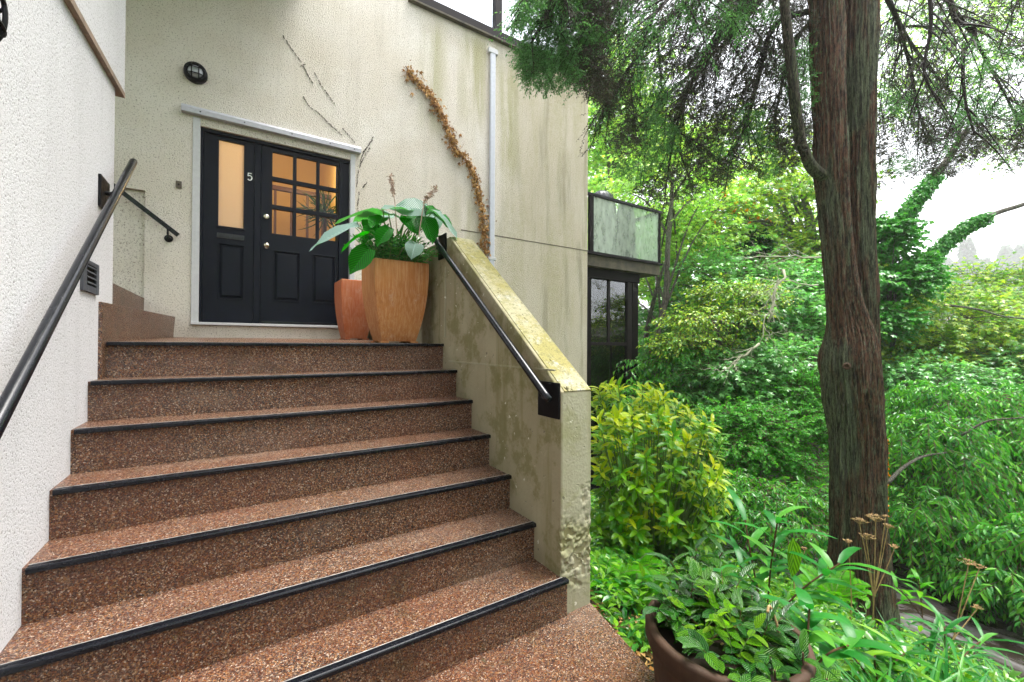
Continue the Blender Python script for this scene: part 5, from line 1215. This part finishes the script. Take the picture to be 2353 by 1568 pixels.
an = rs.rand(n)*6.283; rr = R0*.5*np.sqrt(rs.rand(n)); S = np.stack([pc_.x+np.cos(an)*rr, pc_.y+np.sin(an)*rr, np.full(n, pc_.z-.05)], 1)
twigs(a, s_, S, np.stack([rs.randn(n)*.4, rs.randn(n)*.4, 1+0*an], 1), .16, 6, droop=.2, leafL=.055, leafW=.024, ang=60, prof=OVAL, sr=.002, hang=.1, updir=.8)
t = thing('seedling', (pc_.x, pc_.y, pc_.z-.05), 'light green young shoots among the camellia in the pot', 'plant'); a.build('foliage', M['lf_fresh'], t, smooth=True); s_.build('stems', M['stem_green'], t)
# pale cut canes in the pot
for (u0, v0, u1, v1, lab) in ((1770, 1395, 1812, 1565, 'tall pale cane curving up from the right of the round pot'), (1716, 1470, 1735, 1560, 'short straight pale cane in the round pot'), (1660, 1480, 1668, 1540, 'short bent tan cane at the middle of the round pot')):
    A_ = at(u0, v0, DPOT-.02); B_ = at(u1, v1+10, DPOT-.06); m_ = A_.lerp(B_, .4)+Vector((.012, 0, .01))
    tag(Acc().tube([Vector(p[:3]) for p in bez([tuple(A_+Vector((-.02, 0, -.012))), tuple(A_), tuple(m_), tuple(B_)], 6)], .0042, 8).build('cane', M['dry_stalk'], loc=B_, smooth=True), lab, 'cane')

# lily-like plant with long leaves beside the pot
def long_plant(base, tips, label, L_=.2, W_=.034, mat='lf_strap', name='long_leaf_plant'):
    t = thing(name, base, label, 'plant'); a, s_ = Acc(), Acc()
    for (top, k, side_) in tips:
        top = Vector(top); b = Vector(base); mid = b.lerp(top, .5)+Vector((random.uniform(-.03, .03), 0, .03)); s_.tube([Vector(p[:3]) for p in bez([tuple(b), tuple(mid), tuple(top)], 5)], [.0036]*11, 6)
        fr_ = np.linspace(.45, 1, k); P_ = np.array([np.array(b.lerp(top, f_)) for f_ in fr_]); an = np.arange(k)*2.4+random.random()*6
        D = np.stack([np.cos(an), np.sin(an), .35+.6*fr_], 1)+np.array(side_)
        leaves(a, P_, D, UP+0*D, L_*(.75+.5*rs.rand(k)), W_*(.8+.4*rs.rand(k)), STRAP, .45, .12)
    a.build('leaf', M[mat], t, smooth=True); s_.build('stem', M['stem_red'], t)
bp = onZ(1800, 1450, -1.38)
long_plant(at(1760, 1440, 1.95), [(at(1788, 1190, 1.95), 11, (.3, -.1, 0)), (at(1930, 1295, 1.95), 12, (.5, -.3, 0)), (at(1712, 1195, 2.15), 7, (0, 0, .2)), (at(1700, 1300, 2.0), 8, (-.3, 0, .1))], 'long leaved lily like plant rising behind the round pot', .21, .034)
long_plant(at(1850, 1560, 1.5), [(at(1860, 1400, 1.6), 9, (.3, 0, 0)), (at(1960, 1480, 1.6), 9, (.4, -.2, 0))], 'broad green leaved plant crowding the right side of the round pot', .15, .045)
long_plant(at(2180, 1560, 2.3), [(at(2170, 1440, 2.4), 12, (-.3, 0, 0)), (at(2260, 1470, 2.5), 12, (.3, -.1, 0)), (at(2120, 1480, 2.4), 10, (-.5, 0, 0))], 'arching long leaved plant at the bottom near the stream edge', .24, .022, 'lf_strap')
long_plant(at(2020, 1590, 2.0), [(at(2010, 1480, 2.1), 12, (.3, 0, 0)), (at(2080, 1500, 2.1), 12, (.5, -.1, 0)), (at(1960, 1510, 2.0), 9, (-.4, 0, 0))], 'broader leaved plant at the bottom edge right of the round pot', .18, .034, 'lf_ground')
long_plant(at(1600, 1390, 2.6), [(at(1600, 1260, 2.7), 9, (-.3, 0, .1)), (at(1540, 1290, 2.6), 8, (-.4, 0, 0)), (at(1660, 1270, 2.6), 9, (.4, 0, 0))], 'dark green plant between the ferns and the round pot', .13, .036, 'lf_camellia')
long_plant(at(2120, 1420, 3.0), [(at(2110, 1330, 3.1), 9, (-.3, 0, .1)), (at(2060, 1350, 3.0), 8, (-.4, 0, 0))], 'small leafy plant at the right foot of the cedar', .13, .030, 'lf_fern')
# single big pale leaf facing the camera
a = Acc(); leaves(a, np.array([at(1822, 1235, 1.9)]), np.array([at(1826, 1320, 1.86)-at(1822, 1235, 1.9)]), np.array([[-.5, -.85, .2]]), .17, .066, OVAL, .1, .12)
tag(a.build('variegated_leaf', M['lf_fresh'], loc=at(1822, 1235, 1.9), smooth=True), 'single pale green leaf facing the viewer above the pot', 'leaf')
# nearest leaves along the bottom edge
cam2 = thing('rhododendron_shrub', at(1700, 1600, 1.25), 'dark oval leaves at the bottom edge in front of the round pot', 'shrub')
a, s_ = Acc(), Acc(); 
for (u, v, d, k) in ((1720, 1560, 1.25, 7), (1780, 1540, 1.28, 7), (1845, 1500, 1.32, 8), (1750, 1610, 1.2, 7), (1840, 1570, 1.27, 7), (1690, 1600, 1.22, 5), (1900, 1560, 1.35, 7)):
    c = np.array([at(u, v, d)]); rosettes(a, None, c, unit(np.array([[-.1, -.3, .9]])), k, .075, .034); s_.tube([at(u, v, d), at(u+5, v+160, d+.02)], .003, 5)
a.build('foliage', M['lf_camellia'], cam2, smooth=True); s_.build('stems', M['stem_brown'], cam2)
# fallen leaves on the soil strip beside the pad
a = Acc(); n = 500; S = np.stack([1.42+.5*rs.rand(n), 1.0+1.3*rs.rand(n), np.zeros(n)], 1); S[:, 2] = [gh(x, y)+.015+.02*rs.rand() for x, y in S[:, :2]]
D = sphere_dirs(n); D[:, 2] *= .2; leaves(a, S, D, UP+rs.randn(n, 3)*.3, .045, .022, SIMPLE, .2)
tag(a.build('leaf_litter', M['lf_dry'], loc=(1.6, 1.6, PAD)), 'brown leaf litter on the soil beside the pad', 'leaf litter', kind='stuff')

# ---------------------------------------------------------------- haze
hz = NT('haze_air'); hz.t.nodes.remove(hz.b); pv = hz.n('ShaderNodeVolumePrincipled')
pv.inputs['Color'].default_value = (1, 1, 1, 1); pv.inputs['Density'].default_value = .0011; pv.inputs['Anisotropy'].default_value = .2
hz.L(pv.outputs[0], hz.out.inputs['Volume'])
USE_HAZE = True
if USE_HAZE:
    tag(box('haze', (-40, -70, -9), (330, 370, 90), hz.m), 'thin pale mist in the air', 'haze', kind='stuff')

# ---------------------------------------------------------------- camera, sky, sun
cd = bpy.data.cameras.new('camera'); cam = bpy.data.objects.new('camera', cd); COL.objects.link(cam)
cd.sensor_width = 36; cd.lens = F/2353*36; cd.clip_start = .02; cd.clip_end = 2000
Xc = Vector((cY, -sY, 0)); dF = Vector((sY, cY, 0)); Zv = Vector((0, 0, 1))
fwd = dF*math.cos(PITCH)+Zv*math.sin(PITCH); up0 = -dF*math.sin(PITCH)+Zv*math.cos(PITCH)
rt = Xc*math.cos(ROLL)-up0*math.sin(ROLL); upv = Xc*math.sin(ROLL)+up0*math.cos(ROLL)
cam.matrix_world = Matrix(((rt.x, upv.x, -fwd.x, 0), (rt.y, upv.y, -fwd.y, 0), (rt.z, upv.z, -fwd.z, 0), (0, 0, 0, 1)))
SC.camera = cam

SUN_EL, SUN_AZ = math.radians(74), math.radians(110)   # azimuth measured from +Y towards +X
wd = bpy.data.worlds.new('World'); SC.world = wd; wd.use_nodes = True; nt = wd.node_tree
bg = nt.nodes['Background']; sky = nt.nodes.new('ShaderNodeTexSky'); sky.sky_type = 'NISHITA'; sky.sun_disc = False
sky.sun_elevation = SUN_EL; sky.sun_rotation = SUN_AZ; sky.air_density = 1.0; sky.dust_density = 2; sky.ozone_density = 1
hs_ = nt.nodes.new('ShaderNodeHueSaturation'); hs_.inputs['Saturation'].default_value = .18; hs_.inputs['Value'].default_value = 1.0
nt.links.new(sky.outputs[0], hs_.inputs['Color']); nt.links.new(hs_.outputs[0], bg.inputs[0]); bg.inputs[1].default_value = .15
sl_ = bpy.data.lights.new('sun', 'SUN'); sl_.energy = 1.5; sl_.angle = math.radians(30); sl_.color = (1, .97, .92)
so = bpy.data.objects.new('sun', sl_); COL.objects.link(so)
sdir = Vector((math.sin(SUN_AZ)*math.cos(SUN_EL), math.cos(SUN_AZ)*math.cos(SUN_EL), math.sin(SUN_EL)))
so.rotation_euler = sdir.to_track_quat('Z', 'Y').to_euler(); so.location = sdir*20
SC.view_settings.view_transform = 'Standard'; SC.view_settings.look = 'None'; SC.view_settings.gamma = 1; SC.view_settings.exposure = 2.25
cy = SC.cycles; cy.max_bounces = 8; cy.diffuse_bounces = 3; cy.glossy_bounces = 3; cy.transmission_bounces = 4; cy.transparent_max_bounces = 8; cy.sample_clamp_indirect = 6
cy.volume_bounces = 2; cy.use_denoising = True
